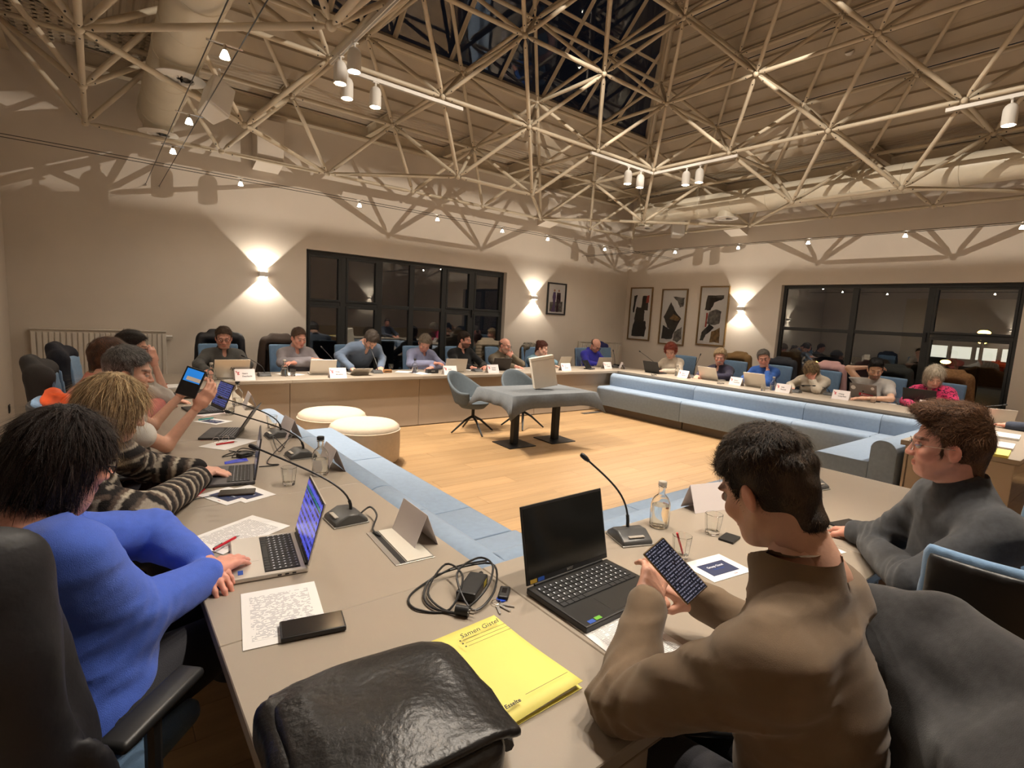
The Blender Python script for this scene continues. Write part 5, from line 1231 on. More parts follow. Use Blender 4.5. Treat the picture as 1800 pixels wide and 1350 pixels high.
# ---------------------------------------------------------------- person
def person(label, loc, rz, P, arms, fine=0):
    """local frame: +Y forward, +X the person's right. arms: (R, L) dicts elbow, wrist, curl, up, dir"""
    root = thing('person', label, 'person', (loc[0], loc[1], 0), rz)
    hB, hH, hHd = (.016, .008, .0058) if fine == 0 else (.013, .0062, .0046) if fine == 1 else (.010, .0048, .0038)
    Rw = np.array(Matrix.Rotation(rz, 3, 'Z')); off = np.array([loc[0], loc[1], 0.])
    def L_(v): return (np.array(v)-off)@Rw if not isinstance(v, tuple) else np.array(v, float)   # Vectors are world, tuples local
    hc = L_(P['head']); yaw, pit, rol = [math.radians(a) for a in P.get('look', (0, 0, 0))]
    RH = np.array(Matrix.Rotation(yaw, 3, 'Z') @ Matrix.Rotation(-pit, 3, 'X') @ Matrix.Rotation(rol, 3, 'Y'))
    hip = np.array(P.get('hip', (0, 0, .56))); sx = P.get('wide', 1.0); fat = P.get('fat', 1.0)
    RT = np.array(Matrix.Rotation(math.radians(P.get('twist', 0)), 3, 'Z'))
    nk = hc+RH@np.array([0, -.035, -.10]); nb = nk+np.array([0, -.03, -.075])
    nb = nb+np.array(P.get('nbo', (0, 0, 0))); ax = nb-hip; tl = np.linalg.norm(ax); ax /= tl
    ch = hip+(nb-hip)*.66; RX_ = frame_from(np.cross(ax, RT@np.array([1., 0, 0])), ax); RA = np.stack([np.cross(RX_[:, 1], ax), RX_[:, 1], ax], 1)
    if RA[:, 0]@(RT@np.array([1., 0, 0])) < 0: RA[:, 0] *= -1; RA[:, 1] *= -1
    X_ = RA[:, 0]; Y_ = RA[:, 1]
    if Y_@(RT@np.array([0, 1., 0])) < 0: Y_ = -Y_
    RA = np.stack([X_, Y_, ax], 1)
    shz = nb-ax*.055-Y_*.005; sh = [shz+X_*.175*sx, shz-X_*.175*sx]
    A = []
    for k in range(2):
        a = arms[k]
        if a is None: A.append(None); continue
        e, w_ = L_(a['e']), L_(a['w']); A.append((sh[k]+np.array(a.get('sh', (0, 0, 0))), e, w_))
    pts = [hc, hip, *sh]+[q for a in A if a for q in a]+[np.array([.2, .5, .04]), np.array([-.2, -.14, .04])]
    lo = np.min(pts, 0)-.17; hi = np.max(pts, 0)+.17; lo[2] = max(.0, P.get('zmin', .34)); hi[2] = max(nb[2]+.10, max(q[2] for a in A if a for q in a)+.1) if any(A) else nb[2]+.1
    hi[1] = max(hi[1], .3)
    xs, ys, zs, p = grid(lo, hi, hB)
    up = P.get('bulk', 1.0)
    belly = hip+(nb-hip)*.30+Y_*(.02+.07*(fat-1))
    T = ell(p, hip, (.175*sx*fat, .125*fat, .13)); T = smin(T, ell(p, belly, (.155*sx*fat, .115*fat**1.5, .19), RA), .07)
    T = smin(T, ell(p, ch, (.168*sx, .112*(.5+.5*fat), .17), RA), .07)
    if P.get('bust'): T = smin(T, ell(p, ch+Y_*.085-ax*.03, (.13*sx, .07*fat, .075), RA), .05)
    T = smin(T, rcone(p, sh[0]-X_*.02, sh[1]+X_*.02, .056, .056), .06)
    for k in range(2): T = smin(T, rcone(p, nb+ax*.02, sh[k], .050, .048), .05)
    neck = rcone(p, nk, nb-ax*.03, .054*P.get('neck', 1), .06*P.get('neck', 1))
    AF = []; sl = P.get('sleeve', .93)
    for k in range(2):
        if not A[k]: continue
        s, e, w_ = A[k]; AF.append((s, e, w_))
    am = 1.0*P.get('arm', 1.0)
    body = smin(T, neck, .03); top = T
    for s, e, w_ in AF:
        body = smin(body, rcone(p, s, e, .050*am, .040*am), .04); body = smin(body, rcone(p, e, w_, .040*am, .026), .02)
        if sl >= .5:
            top = smin(top, rcone(p, s, e, .053*am, .045*am), .045)
            cw = e+(w_-e)*min(1.0, (sl-.5)/.45)
            if sl > .52: top = smin(top, rcone(p, e, cw, .045*am, .034*P.get('cuff', 1)), .022)
        else: top = smin(top, rcone(p, s, s+(e-s)*(sl/.5), .053*am, .053*am), .045)
    legs = ell(p, hip, (.175*sx*fat, .13*fat, .12))
    if P.get('stand'):
        for s in (-1, 1): legs = smin(legs, rcone(p, (s*.09, 0, hip[2]-.05), (s*.10, .05, .35), .085, .07), .04)
    else:
        for s in (-1, 1): legs = smin(legs, rcone(p, (s*.09*fat, .03, .545), (s*.12, .40, .535), .085*fat, .065), .04); legs = smin(legs, rcone(p, (s*.12, .42, .52), (s*.12, .40, .06), .06, .045), .03)
    body = smin(body, legs+.012, .03)
    Vb, Qb = surfnet(body+.004, xs, ys, zs); sk = np.array(P.get('skin', (.62, .36, .26)))
    parts = [(Vb, Qb, np.tile(sk, (len(Vb), 1)))]
    hsz = P.get('hs', 1.0); RHS = RH*hsz
    hv, hq, hcv = head_mesh(hH, P); parts.append((hv@RHS.T+hc, hq, hcv))
    for k in range(2):
        if not A[k]: continue
        a = arms[k]; s, e, w_ = A[k]; d = L_(a['dir']) if 'dir' in a and isinstance(a['dir'], tuple) else (w_-e); FR = frame_from(d, a.get('up', (0, 0, 1)))
        v, q = hand_mesh(a.get('curl', .25), a.get('spread', .4), a.get('thumb', .3), hHd); v = v*np.array([1, 1, 1])
        if k == 0: v = v*np.array([-1, 1, 1]); q = q[:, ::-1]       # right hand: thumb towards the middle
        hs = P.get('handsize', 1.0); v = v*hs
        parts.append((v@FR.T+w_, q, np.tile(sk*np.array((1.0, .9, .88)), (len(v), 1))))
    n0 = 0; VV, QQ, CC = [], [], []
    for v, q, c in parts: VV.append(v); QQ.append(q+n0); CC.append(c); n0 += len(v)
    np_mesh('body', np.concatenate(VV), np.concatenate(QQ), M_SKIN, np.concatenate(CC), root)
    # garments
    sd = P.get('seed', 1); ft = P.get('thick', .014)
    G = top-ft+.0045*wob(p*np.array((1, 1, 1.6), np.float32), 26, sd)*P.get('folds', 1)+.003*wob(p*np.array((.6, .6, 1.5), np.float32), 70, sd+3)*P.get('folds', 1)
    if fine == 2: G = G+.006*P.get('folds', 1)*(np.sqrt(np.abs(wob(p*np.array((1, 1, 1.7), np.float32), 30, sd+13, 3)))-.5)
    for s, e, w_ in AF:
        if sl > .5:
            de = np.sqrt(((p-e.astype(np.float32))**2).sum(-1)); u = ((p-e.astype(np.float32))@((w_-s)/np.linalg.norm(w_-s)).astype(np.float32)); G = G+.004*np.sin(u*150)*np.exp(-(de/.10)**2)*P.get('folds', 1)
    cl = P.get('collar', 'crew')
    # neckline opening
    if cl != 'turtle': G = smax(G, -rcone(p, nb+ax*.02, nk+ax*.06, .066*P.get('neck', 1)+(0 if cl != 'wide' else .03), .075), .01)
    G = smax(G, ((p-nb.astype(np.float32))@ax.astype(np.float32))-(.045 if cl != 'turtle' else .09), .01)
    if cl in ('v', 'shirt', 'wide'): G = smax(G, -ell(p, nb+Y_*.085+ax*.0, (.027 if cl != 'wide' else .07, .06, .07 if cl != 'wide' else .07), RA), .012)
    if cl in ('crew', 'shirt', 'turtle', 'hood'):
        na = (nk-nb)/np.linalg.norm(nk-nb); na = na*.75+ax*.25; na /= np.linalg.norm(na); RN_ = np.stack([X_, np.cross(na, X_), na], 1)
        q = (p-(nb+na*(.035 if cl != 'turtle' else .045)).astype(np.float32))@RN_.astype(np.float32); tilt = q[..., 2]+.35*q[..., 1]*(1 if cl != 'turtle' else .6)
        rad = np.sqrt(q[..., 0]**2+(q[..., 1]*.95)**2); rr = {'crew': (.064, .010, .008), 'shirt': (.066, .008, .022), 'turtle': (.060, .013, .036), 'hood': (.085, .026, .022)}[cl]
        ring = np.sqrt(np.maximum(np.abs(rad-rr[0]*P.get('neck', 1))-rr[1]*.4, 0)**2+np.maximum(np.abs(tilt)-rr[2], 0)**2)-rr[1]*.6
        if cl == 'shirt': ring = smax(ring, -ell(p, nb+Y_*.085+ax*.03, (.022, .05, .07), RA), .008)
        G = smin(G, ring, .012)
        if cl == 'hood': G = smin(G, ell(p, nb-Y_*.085-ax*.015, (.11, .05, .07), RA), .04)
    if P.get('hem') is not None: G = smax(G, P['hem']-p[..., 2], .01)
    else: G = smax(G, .43-p[..., 2], .01)
    Vg, Qg = surfnet(G, xs, ys, zs); cols = None
    if P.get('stripe'):
        cols = np.zeros((len(Vg), 3)); pal = np.array(P['stripe']); tz = (hip[2]+.75-Vg[:, 2])
        best = np.full(len(Vg), 9.)
        for s, e, w_ in AF:
            for a_, b_, o_ in ((s, e, 0), (e, w_, np.linalg.norm(e-s))):
                d = b_-a_; L = d@d; t = np.clip(((Vg-a_)@d)/L, 0, 1); dd = np.linalg.norm(Vg-a_-t[:, None]*d, axis=1); m_ = (dd < .075) & (dd < best); best[m_] = dd[m_]; tz[m_] = (t[m_]*math.sqrt(L)+o_)
        cols = pal[(np.floor(tz/P.get('sw', .017)).astype(int)) % len(pal)]
    if P.get('print'):
        cols = np.tile(np.array(P['print'][0]), (len(Vg), 1)); c0 = nb+Y_*.13-ax*.10; dd = np.linalg.norm((Vg-c0)*np.array((1, 1, .7)), axis=1)-.13-.03*wob(Vg, 40, 5); wv = wob(Vg, 190, 8, 3); m1 = (dd < 0) & (wv > .30); m2 = (dd < 0) & (wv < -.42)
        cols[m1] = np.array((.012, .018, .11)); cols[m2] = np.array((.40, .44, .62))
    np_mesh(P.get('garment', 'sweater'), Vg, Qg, P['cloth'], cols, root)
    if P.get('legs', True):
        K = legs-.012+.004*wob(p, 30, sd+5); K = smax(K, p[..., 2]-(hip[2]+.09), .01); Vk, Qk = surfnet(K, xs, ys, zs)
        if len(Vk): np_mesh('trousers', Vk, Qk, P.get('pants', M_PANTS), None, root)
    # hair
    if P['style'] != 'bald':
        g = grid((-.14, -.16, -.28 if P['style'] in ('bob', 'long') else -.13), (.14, .14, .19), hH*1.05); HF = hair_field(g[3], P); hv2, hq2 = surfnet(HF, *g[:3])
        base = np.array(P['hair']); r = np.random.default_rng(sd)
        hcol = base*(1+.35*wob(hv2, 160, sd+9)[:, None]); hl_ = P.get('hair2')
        if hl_ is not None: m_ = np.clip(.5+1.4*wob(hv2*np.array((2.5, 2.5, .5)), 60, sd+4), 0, 1)[:, None]; hcol = hcol*(1-m_)+np.array(hl_)*m_
        hs_n = {0: 900, 1: 3500, 2: 14000}[fine]; sv, sq, br = strands(hv2, hq2, P, hs_n, P.get('slen', .035), {0: .0022, 1: .0011, 2: .0008}[fine], sd, P.get('lift', .006))
        sc_ = np.repeat(base[None], len(sv), 0)
        if hl_ is not None:
            pick = np.repeat(r.uniform(0, 1, hs_n) < .45, 10); sc_[pick] = np.array(hl_)
        tipg = P.get('grey_sides')
        if tipg is not None: m_ = np.clip((.05-sv[:, 2])/.05, 0, 1)[:, None]*(np.repeat(r.uniform(0, 1, hs_n) < .6, 10)[:, None]); sc_ = sc_*(1-m_)+np.array(tipg)*m_
        V3 = np.concatenate([hv2, sv])@RHS.T+hc; Q3 = np.concatenate([hq2, sq+len(hv2)]); np_mesh('hair', V3, Q3, M_HAIR, np.concatenate([hcol*.8, sc_*br[:, None]]), root)
    if P.get('beard3'):
        g = grid((-.08, -.02, -.135), (.08, .12, -.02), hH); q = g[3]; F = ell(q, (0, .030, -.058), (.066, .068, .072)); F = smax(F, -ell(q, (0, .10, -.015), (.06, .09, .035)), .01); F = smax(F, -ell(q, (0, .105, -.062), (.026, .03, .010)), .004); F = smax(F, -(q[..., 1]-.005), .01); F += .002*wob(q, 200, 3); v, qd = surfnet(F, *g[:3]); np_mesh('beard', v@RHS.T+hc, qd, M_HAIR, np.tile(np.array(P['beard3']), (len(v), 1)), root)
    if P.get('stache'):
        g = grid((-.045, .06, -.07), (.045, .125, -.03), .005); q = g[3]; F = np.minimum(rcone(q, (0, .099, -.046), (.032, .088, -.058), .008, .005), rcone(q, (0, .099, -.046), (-.032, .088, -.058), .008, .005)); v, qd = surfnet(F, *g[:3]); np_mesh('moustache', v@RHS.T+hc, qd, M_HAIR, np.tile(np.array(P['stache']), (len(v), 1)), root)
    # eyes
    for s in (-1, 1):
        m = MB(); m.sphere((0, 0, 0), .0118, 14, 10); me = m.mesh('eye', M_EYE, smooth=True); co = np.array([v.co[:] for v in me.vertices]); d = co[:, 1]/.0118
        cc = np.where(d[:, None] > .93, np.array(((.01, .01, .01),)), np.where(d[:, None] > .80, np.array((P.get('iris', (.08, .05, .03)),)), np.array(((.62, .58, .55),)))); a = me.color_attributes.new('col', 'FLOAT_COLOR', 'POINT'); c4 = np.ones((len(co), 4), np.float32); c4[:, :3] = cc; a.data.foreach_set('color', c4.ravel())
        eo = link('eye', me, root); eo.matrix_local = Matrix.Translation(hc+RHS@np.array([s*.031, .0795, .002])) @ Matrix(RHS.tolist()).to_4x4() @ Matrix.Rotation(math.radians(P.get('gaze', -5)), 4, 'X')
        lid = P.get('lid', .45); m = MB(); vs = []; fs = []; n = 12
        for i in range(7):
            t = PI/2-(PI/2+ (lid-.5)*1.5)*i/6
            for k in range(n+1): a_ = PI*k/n; vs.append((.0128*math.cos(t)*math.cos(a_), .0128*math.cos(t)*math.sin(a_), .0128*math.sin(t)))
        for i in range(6):
            for k in range(n): q0 = i*(n+1)+k; fs.append((q0, q0+1, q0+n+2, q0+n+1))
        m.add(vs, fs); me = m.mesh('eyelid', M_SKIN, smooth=True); a = me.color_attributes.new('col', 'FLOAT_COLOR', 'POINT'); c4 = np.ones((len(me.vertices), 4), np.float32); c4[:, :3] = sk*.82; a.data.foreach_set('color', c4.ravel())
        eo = link('eyelid', me, root); eo.matrix_local = Matrix.Translation(hc+RHS@np.array([s*.031, .0795, .002])) @ Matrix(RHS.tolist()).to_4x4()
    if P.get('glasses'):
        gm = P['glasses']; m = MB(); m.M = Matrix.Translation(hc) @ Matrix(RHS.tolist()).to_4x4()
        for s in (-1, 1):
            m.tube([(s*.034+.0235*math.cos(a*PI/9)*(1 if abs(math.cos(a*PI/9)) < .9 else .97), .102-.006*abs(math.cos(a*PI/9)), .001+.0185*math.sin(a*PI/9)) for a in range(19)], .0016 if gm != M_CHROME else .0011, 5, cap=False)
            m.tube([(s*.058, .094, .006), (s*.072, .07, .007), (s*.083, -.01, .006), (s*.082, -.03, -.012)], .0018 if gm != M_CHROME else .0012, 5)
        m.tube([(-.011, .102, .006), (0, .105, .009), (.011, .102, .006)], .0014, 5); go = m.build('eyeglasses', gm, root, smooth=True)
        for s in (-1, 1):
            m = MB(); m.M = Matrix.Translation(hc) @ Matrix(RHS.tolist()).to_4x4(); m.add([(s*.034+.0228*math.cos(a*PI/9), .1015-.006*abs(math.cos(a*PI/9)), .001+.0180*math.sin(a*PI/9)) for a in range(18)], [tuple(range(18))])
            m.build('lens', mat('lens_glass', (1, 1, 1), 0, trans=1, ior=1.08), go)
    return root
M_PANTS = fabric('pants_dark', (.022, .022, .028))
# ---------------------------------------------------------------- office chairs and coats
def office_chair_proto():
    root = thing('office_chair', 'x', 'chair')
    g = grid((-.27, -.27, .39), (.27, .27, .52), .016); F = rbox(g[3], (0, .0, .455), (.24, .235, .038), .034); v, q = surfnet(F, *g[:3]); np_mesh('seat', v, q, M_CHAIRB, None, root)
    g = grid((-.28, -.36, .54), (.28, -.16, 1.06), .015); p = g[3]; w_ = p.copy(); w_[..., 1] = w_[..., 1]-1.1*p[..., 0]**2+.12*(p[..., 2]-.6); F = rbox(w_, (0, -.235, .80), (.235-.0, .020, .235), .018); v, q = surfnet(F, *g[:3]); np_mesh('backrest', v, q, M_CHAIRB, None, root)
    F = rbox(w_, (0, -.262, .79), (.228, .014, .228), .012); v, q = surfnet(F, *g[:3]); np_mesh('back_shell', v, q, M_BLACK, None, root)
    for s in (-1, 1):
        MB().tube([(s*.25, -.02, .43), (s*.285, -.02, .45), (s*.285, -.02, .64)], .018, 8).build('arm_post', M_BLACK, root, smooth=True)
        MB().box(s*.285-.035, s*.285+.035, -.14, .12, .64, .668).build('armrest', M_BLACK, root, bev=.012, seg=3, smooth=True)
    MB().tube([(0, -.20, .42), (0, -.29, .46), (0, -.30, .62)], .022, 8).build('back_bracket', M_BLACK, root, smooth=True)
    MB().box(-.12, .12, -.12, .12, .38, .415).build('mechanism', M_BLACK, root, bev=.01)
    MB().cyl((0, 0, .10), (0, 0, .38), .025, 12).build('gas_column', M_BLACKM, root, smooth=True)
    for k in range(5):
        a = 2*PI*k/5+.3; l_ = MB().tube([(0, 0, .11), (.30*math.cos(a), .30*math.sin(a), .075)], [.026, .016], 8).build('base_leg', M_BLACK, root, smooth=True)
        MB().tube([(.30*math.cos(a)-.02*math.sin(a), .30*math.sin(a)+.02*math.cos(a), .03), (.30*math.cos(a)+.02*math.sin(a), .30*math.sin(a)-.02*math.cos(a), .03)], .03, 12).build('caster', M_BLACK, l_, smooth=True)
    return root
CH0 = office_chair_proto(); _first = [True]
def chair(lb, loc, rz):
    o = CH0 if _first[0] else copy_tree(CH0); _first[0] = False
    o.location = (loc[0], loc[1], 0); o.rotation_euler = (0, 0, rz); o['label'] = lb; o['category'] = 'chair'; o['group'] = 'blue office chairs'
    return o
def coat(lb, loc, rz, m, h=.016, top=1.06, bottom=.45, w_=.30, seed=1, hood=False, puffy=0, sleeves=True, collar=True, cat='coat', yoff=0, trim=None, hollow=True, fold=1.0):
    root = thing('draped_coat', lb, cat, (loc[0], loc[1], 0), rz)
    xs, ys, zs, p = grid((-w_-.16, -.54, bottom-.06), (w_+.16, -.04, top+.16), h)
    q = p.copy(); q[..., 1] = q[..., 1]-.9*p[..., 0]**2+.10*(p[..., 2]-.6)-yoff
    F = rbox(q, (0, -.275, (top+bottom)/2), (w_, .062, (top-bottom)/2), .055)
    if hollow: F = smax(F, -rbox(q, (0, -.235, (top-.035+bottom)/2-.3), (w_-.04, .045, (top-.035-bottom)/2+.27), .03), .01)   # hollow for the chair back and sitter
    F = smin(F, rcone(q, (-w_*.8, -.28, top-.04), (w_*.8, -.28, top-.04), .055, .055), .05)
    if sleeves:
        for s in (-1, 1): F = smin(F, rcone(q, (s*w_*.85, -.30, top-.09), (s*(w_+.04), -.33, max(bottom, top-.55)), .062, .05), .04)
    if collar: F = smin(F, rcone(q, (-.10, -.30, top+.02), (.10, -.30, top+.02), .042, .042), .04)
    if hood: F = smin(F, ell(q, (0, -.35, top-.04), (.15, .08, .13)), .04)
    if not hollow: F = smin(F, rbox(q, (0, -.23, (top+bottom)/2-.02), (w_-.01, .06, (top-bottom)/2-.03), .05), .03)
    F = F-fold*.016*(np.abs(np.sin(q[..., 0]*19+1.6*wob(p, 9, seed)+seed))**.6-.6)*np.clip((top-p[..., 2])*2.2, .1, 1)+fold*.008*wob(p, 32, seed+1)+(fold-1)*.012*wob(p*np.array((1, 1, .35), np.float32), 40, seed+2)
    if puffy: F = F+puffy*np.abs(np.sin(p[..., 2]*PI/.055))*-1+puffy*.5
    F = smax(F, bottom-p[..., 2]+.02*np.sin(p[..., 0]*14), .01)
    v, qd = surfnet(F, xs, ys, zs); np_mesh('coat_shell', v, qd, m, None, root)
    if trim: MB().tube([(-.09, -.30, top+.05), (0, -.32, top+.058), (.09, -.30, top+.05)], .006, 6).build('hanger_loop', trim, root)
    return root
# ================================================================ PEOPLE
SK1 = (.64, .375, .275); SK2 = (.72, .44, .34); SKR = (.72, .37, .28)
def ray_len(px, py, frm, L, far=True):
    d = Vector(ray(px, py)).normalized(); o = Vector((0, 0, CAMZ)); f = Vector(frm)-o; b = d.dot(f); c = f.dot(f)-L*L; D = b*b-c
    t = b if D < 0 else b+(1 if far else -1)*math.sqrt(D); return o+d*t
BKD = mat('coat_black', (.011, .011, .015), .55, var=.2, vscale=8, bump=.6, bscale=10)
def A(e, w, **k): return dict(e=e, w=w, **k)
def on_table(y=.45, x=.14, z=TZ+.035, ex=.27, ey=.22, ez=.76, curl=.3): return (A((ex, ey, ez), (x, y, z), curl=curl), A((-ex, ey, ez), (-x, y, z), curl=curl))
# ---- left row (facing +X)
q = at(120, 731, 1.285); H = Vector((q.x-.015, q.y+.02, 1.285-.120))
w1 = at(365, 1008, TZ+.045); w2 = at(345, 985, TZ+.06)
person('woman in a blue cardigan with dark bobbed hair typing at the silver laptop', (-.10, 1.66), -PI/2+.55, dict(head=H, look=(-10, 18, 0), style='bob', length=.07, th=.014, hair=(.014, .009, .008), hair2=(.028, .015, .012), skin=SKR, facew=1.12, dchin=1, neck=1.15, wide=1.05, fat=1.25, bust=1,
       print=[(.065, .14, .62)], cloth=mat('fab_cardigan', (.06, .13, .6), .9, attr=True, var=.06, vscale=40, bump=.3, bscale=500, sheen=.15), garment='cardigan', collar='wide', glasses=M_BLACKM, seed=21, slen=.07, fringe=.012, arm=1.42, thick=.016, gaze=-30, lid=.7, mess=.10, lift=.003, cuff=1.15, zmin=.40),
       (A(at(225, 1090, .76), w1, curl=.32), A(Vector((.12, 2.06, .80)), w2, curl=.4)), 2)
q = at(197, 668, 1.27); H = Vector((q.x, q.y+.02, 1.27-.122))
wr = at(352, 838, TZ+.05)
person('blonde woman in a striped knit sweater typing at the grey laptop', (-.22, 2.72), -PI/2, dict(head=H, look=(6, 18, -3), style='long', length=.17, th=.018, hair=(.24, .145, .065), hair2=(.62, .46, .25), skin=SK2, cloth=mat('knit_stripe', (.1, .1, .1), .95, attr=True, bump=.5, bscale=220, var=.12, vscale=60), stripe=[(.012, .010, .010), (.012, .010, .010), (.10, .07, .055), (.45, .40, .32), (.02, .016, .015), (.02, .016, .015), (.10, .075, .06), (.30, .26, .21)],
       sw=.016, seed=22, slen=.10, mess=.08, lift=.003, thick=.022, gaze=-30, lid=.7, bust=1, arm=1.12), (A(at(252, 905, .80), wr, curl=.28), A(Vector((.16, 3.0, .78)), Vector((.36, 2.92, .76)), curl=.3)), 2)
q = at(222, 614, 1.31); H = Vector((q.x+.01, q.y, 1.31-.125))
er = at(292, 783, TZ+.045); el = at(268, 748, TZ+.045)
hr = ray_len(350, 712, er, .25, True); hl2 = ray_len(322, 690, el, .25, True)
person('grey-haired man in a white T-shirt holding up a phone', (-.02, H.y+.03), -PI/2, dict(head=H, look=(-10, 8, 0), style='short', th=.016, hair=(.05, .046, .043), hair2=(.24, .23, .22), grey_sides=(.42, .41, .40), skin=SK1, cloth=fabric('tee_white', (.62, .60, .56)), garment='t_shirt', sleeve=.27, collar='crew', seed=23, slen=.03, gaze=0, lid=.5, arm=1.05),
       (A(er, hr, curl=.55, up=(.2, .2, .2), thumb=.8), A(el, hl2, curl=.5, thumb=.8)), 2)
pc = (hr+hl2)/2+Vector((.02, .03, .13)); pc = ray_len(336, 672, er, .30, True)
pf = thing('smartphone', 'large phone showing a blue sky picture, held up by the grey-haired man', 'phone', pc); nrm = (Vector((-.35, -.9, .25))).normalized(); pf.rotation_mode = 'QUATERNION'
zq = nrm; yq = Vector((.35, 0, .94)); yq = (yq-zq*yq.dot(zq)).normalized(); xq = yq.cross(zq); pf.rotation_quaternion = Matrix((xq, yq, zq)).transposed().to_quaternion()
MB().box(-.055, .055, -.085, .085, -.005, .005).build('phone_body', M_BLACK, pf, bev=.004, seg=2); MB().box(-.050, .050, -.080, .080, .0048, .0056).build('phone_screen', M_BLACKG, pf)
MB().box(-.045, .045, .0, .075, .0055, .0060).build('shown_picture', mat('pic_sky', (.02, .20, .65), .3, emit=.6), pf); MB().box(-.03, .045, .008, .03, .0060, .0064).build('shown_building', mat('pic_house', (.55, .45, .35), .4, emit=.3), pf)
q = at(200, 600, 1.30); H = Vector((q.x-.02, q.y+.05, 1.30-.125)); wq = at(280, 713, TZ+.035)
person('person in a coral sweater with brown hair, hands folded on the left table', (-.24, H.y), -PI/2, dict(head=H, look=(-6, 10, 0), style='short', th=.02, hair=(.055, .028, .018), hair2=(.14, .06, .03), skin=SK2, cloth=fabric('coral', (.62, .17, .15)), collar='turtle', seed=24, slen=.05), (A(at(238, 735, .80), wq, curl=.5), A(Vector((.15, H.y+.25, .80)), wq+Vector((.02, .05, .01)), curl=.5)), 1)
q = at(249, 585, 1.31); H = Vector((q.x-.06, q.y, 1.31-.125)); wq = Vector((H.x+.13, H.y-.02, H.z-.10))
person('dark-haired man in a white sweatshirt with his hand to his mouth at the far left', (-.16, H.y+.02), -PI/2, dict(head=H, look=(-4, 4, 0), style='short', th=.018, hair=(.02, .013, .010), skin=SK2, cloth=fabric('sweat_white', (.55, .52, .48)), glasses=M_BLACKM, seed=25), (A(Vector((.42, H.y-.10, .775)), wq, curl=.7, up=(1, 0, .2)), A(Vector((.2, H.y+.24, .78)), Vector((.45, H.y+.15, .75)), curl=.3)), 1)
# ---- near row (facing +Y)
q = at(1335, 748, 1.385); H = Vector((q.x-.02, q.y-.04, 1.385-.13))
le = at(1092, 1238, TZ+.05); lw = ray_len(1138, 1062, le, .255, True); rw = at(1228, 1052, TZ+.12)
person('young man in a brown roll-neck sweater seen from behind, using his phone', (H.x+.03, .33), 0, dict(head=H, look=(-10, 28, -4), style='short', th=.012, hair=(.020, .013, .009), hair2=(.075, .048, .03), skin=SK1, cloth=fabric('brown_knit', (.165, .112, .068), bump=.12, bscale=700, vscale=10, var=.12), collar='turtle', seed=26, slen=.034, rough=1.3, mess=.35, lift=.005, thick=.018, nbo=(-.05, 0, -.035), wide=.94, hip=(-.03, -.02, .54), sleeve=.93, gaze=-25, lid=.7, arm=1.1, folds=1.6, twist=8, neck=1.05),
       (A(Vector((H.x+.27, .52, .78)), rw, curl=.55, up=(-.5, 0, .8), thumb=.7), A(le, lw, curl=.6, up=(.0, -.6, .5), thumb=.6)), 2)
pc = ray_len(1186, 1002, lw, .085, True)
pf = thing('smartphone', 'phone with a dark chat screen held by the brown sweater', 'phone', pc); nrm = (Vector((-.50, -.55, .60))).normalized(); pf.rotation_mode = 'QUATERNION'
zq = nrm; yq = Vector((-.40, .45, .80)); yq = (yq-zq*yq.dot(zq)).normalized(); xq = yq.cross(zq); pf.rotation_quaternion = Matrix((xq, yq, zq)).transposed().to_quaternion()
MB().box(-.037, .037, -.078, .078, -.0045, .0045).build('phone_body', mat('phone_gold', (.25, .18, .10), .3, metal=.5), pf, bev=.003, seg=2); so_ = MB().box(-.034, .034, -.075, .075, .0043, .0050).build('phone_screen', screen_mat('screen_chat', (.008, .009, .014), 130, .9, (.11, .11, .15)), pf)
q = at(1668, 718, 1.365); H = Vector((q.x-.03, q.y-.02, 1.365-.128)); w1 = at(1530, 958, TZ+.04); w2 = at(1505, 935, TZ+.045)
person('man with brown quiff and thin glasses in a dark grey sweater looking left', (H.x+.07, H.y-.10), math.radians(38), dict(head=H, look=(-20, 2, 0), style='quiff', th=.010, hair=(.065, .030, .015), hair2=(.20, .10, .05), skin=SKR, cloth=fabric('grey_knit', (.035, .037, .042), bump=.15, bscale=700, var=.2, vscale=60), collar='turtle', glasses=M_CHROME, seed=27, slen=.042, lift=.007, mess=.35, thick=.018, gaze=0, lid=.5, iris=(.10, .16, .22), folds=1.2, arm=1.08),
       (A(at(1560, 945, TZ+.09), w2, curl=.55, thumb=.6), A(at(1610, 1030, .84), w1, curl=.6, thumb=.7)), 2)
# ---- back row (facing -Y)
def back(lb, px, py, top, y, P, arms, dx=0, tw=0, ry=0.30, pose=None):
    q = aty(px, py, y); H = Vector((q.x, y, q.z-.134)); base = (H.x+dx, 7.52)
    P = dict(P); P['hs'] = 1.10; P['head'] = H; return person(lb, base, PI, P, arms, P.get('fine', 1)), H
CR_ = (A((.24, .12, .82), (-.10, .26, .87), curl=.4), A((-.25, .12, .80), (.10, .27, .83), curl=.4))
back('man with glasses in a dark grey shirt behind the silver laptop at the far left', 393, 576, 1.30, 7.42, dict(look=(-8, 12, 0), style='short', th=.012, hair=(.09, .055, .035), skin=SKR, cloth=fabric('shirt_grey', (.085, .085, .082)), garment='shirt', collar='shirt', glasses=M_BLACK, seed=1, fat=1.1, beard=.3, beardc=(.3, .2, .15)), (A((.30, .20, .82), (.24, .50, .77), curl=.2), A((-.25, .22, .80), (-.06, .46, .75))))
back('man in a light grey shirt sitting with crossed arms', 525, 577, 1.31, 7.46, dict(look=(14, 16, 0), style='short', th=.008, hair=(.12, .07, .045), skin=SKR, cloth=fabric('shirt_lilac', (.30, .275, .30)), garment='shirt', collar='shirt', seed=2, fat=1.1), CR_)
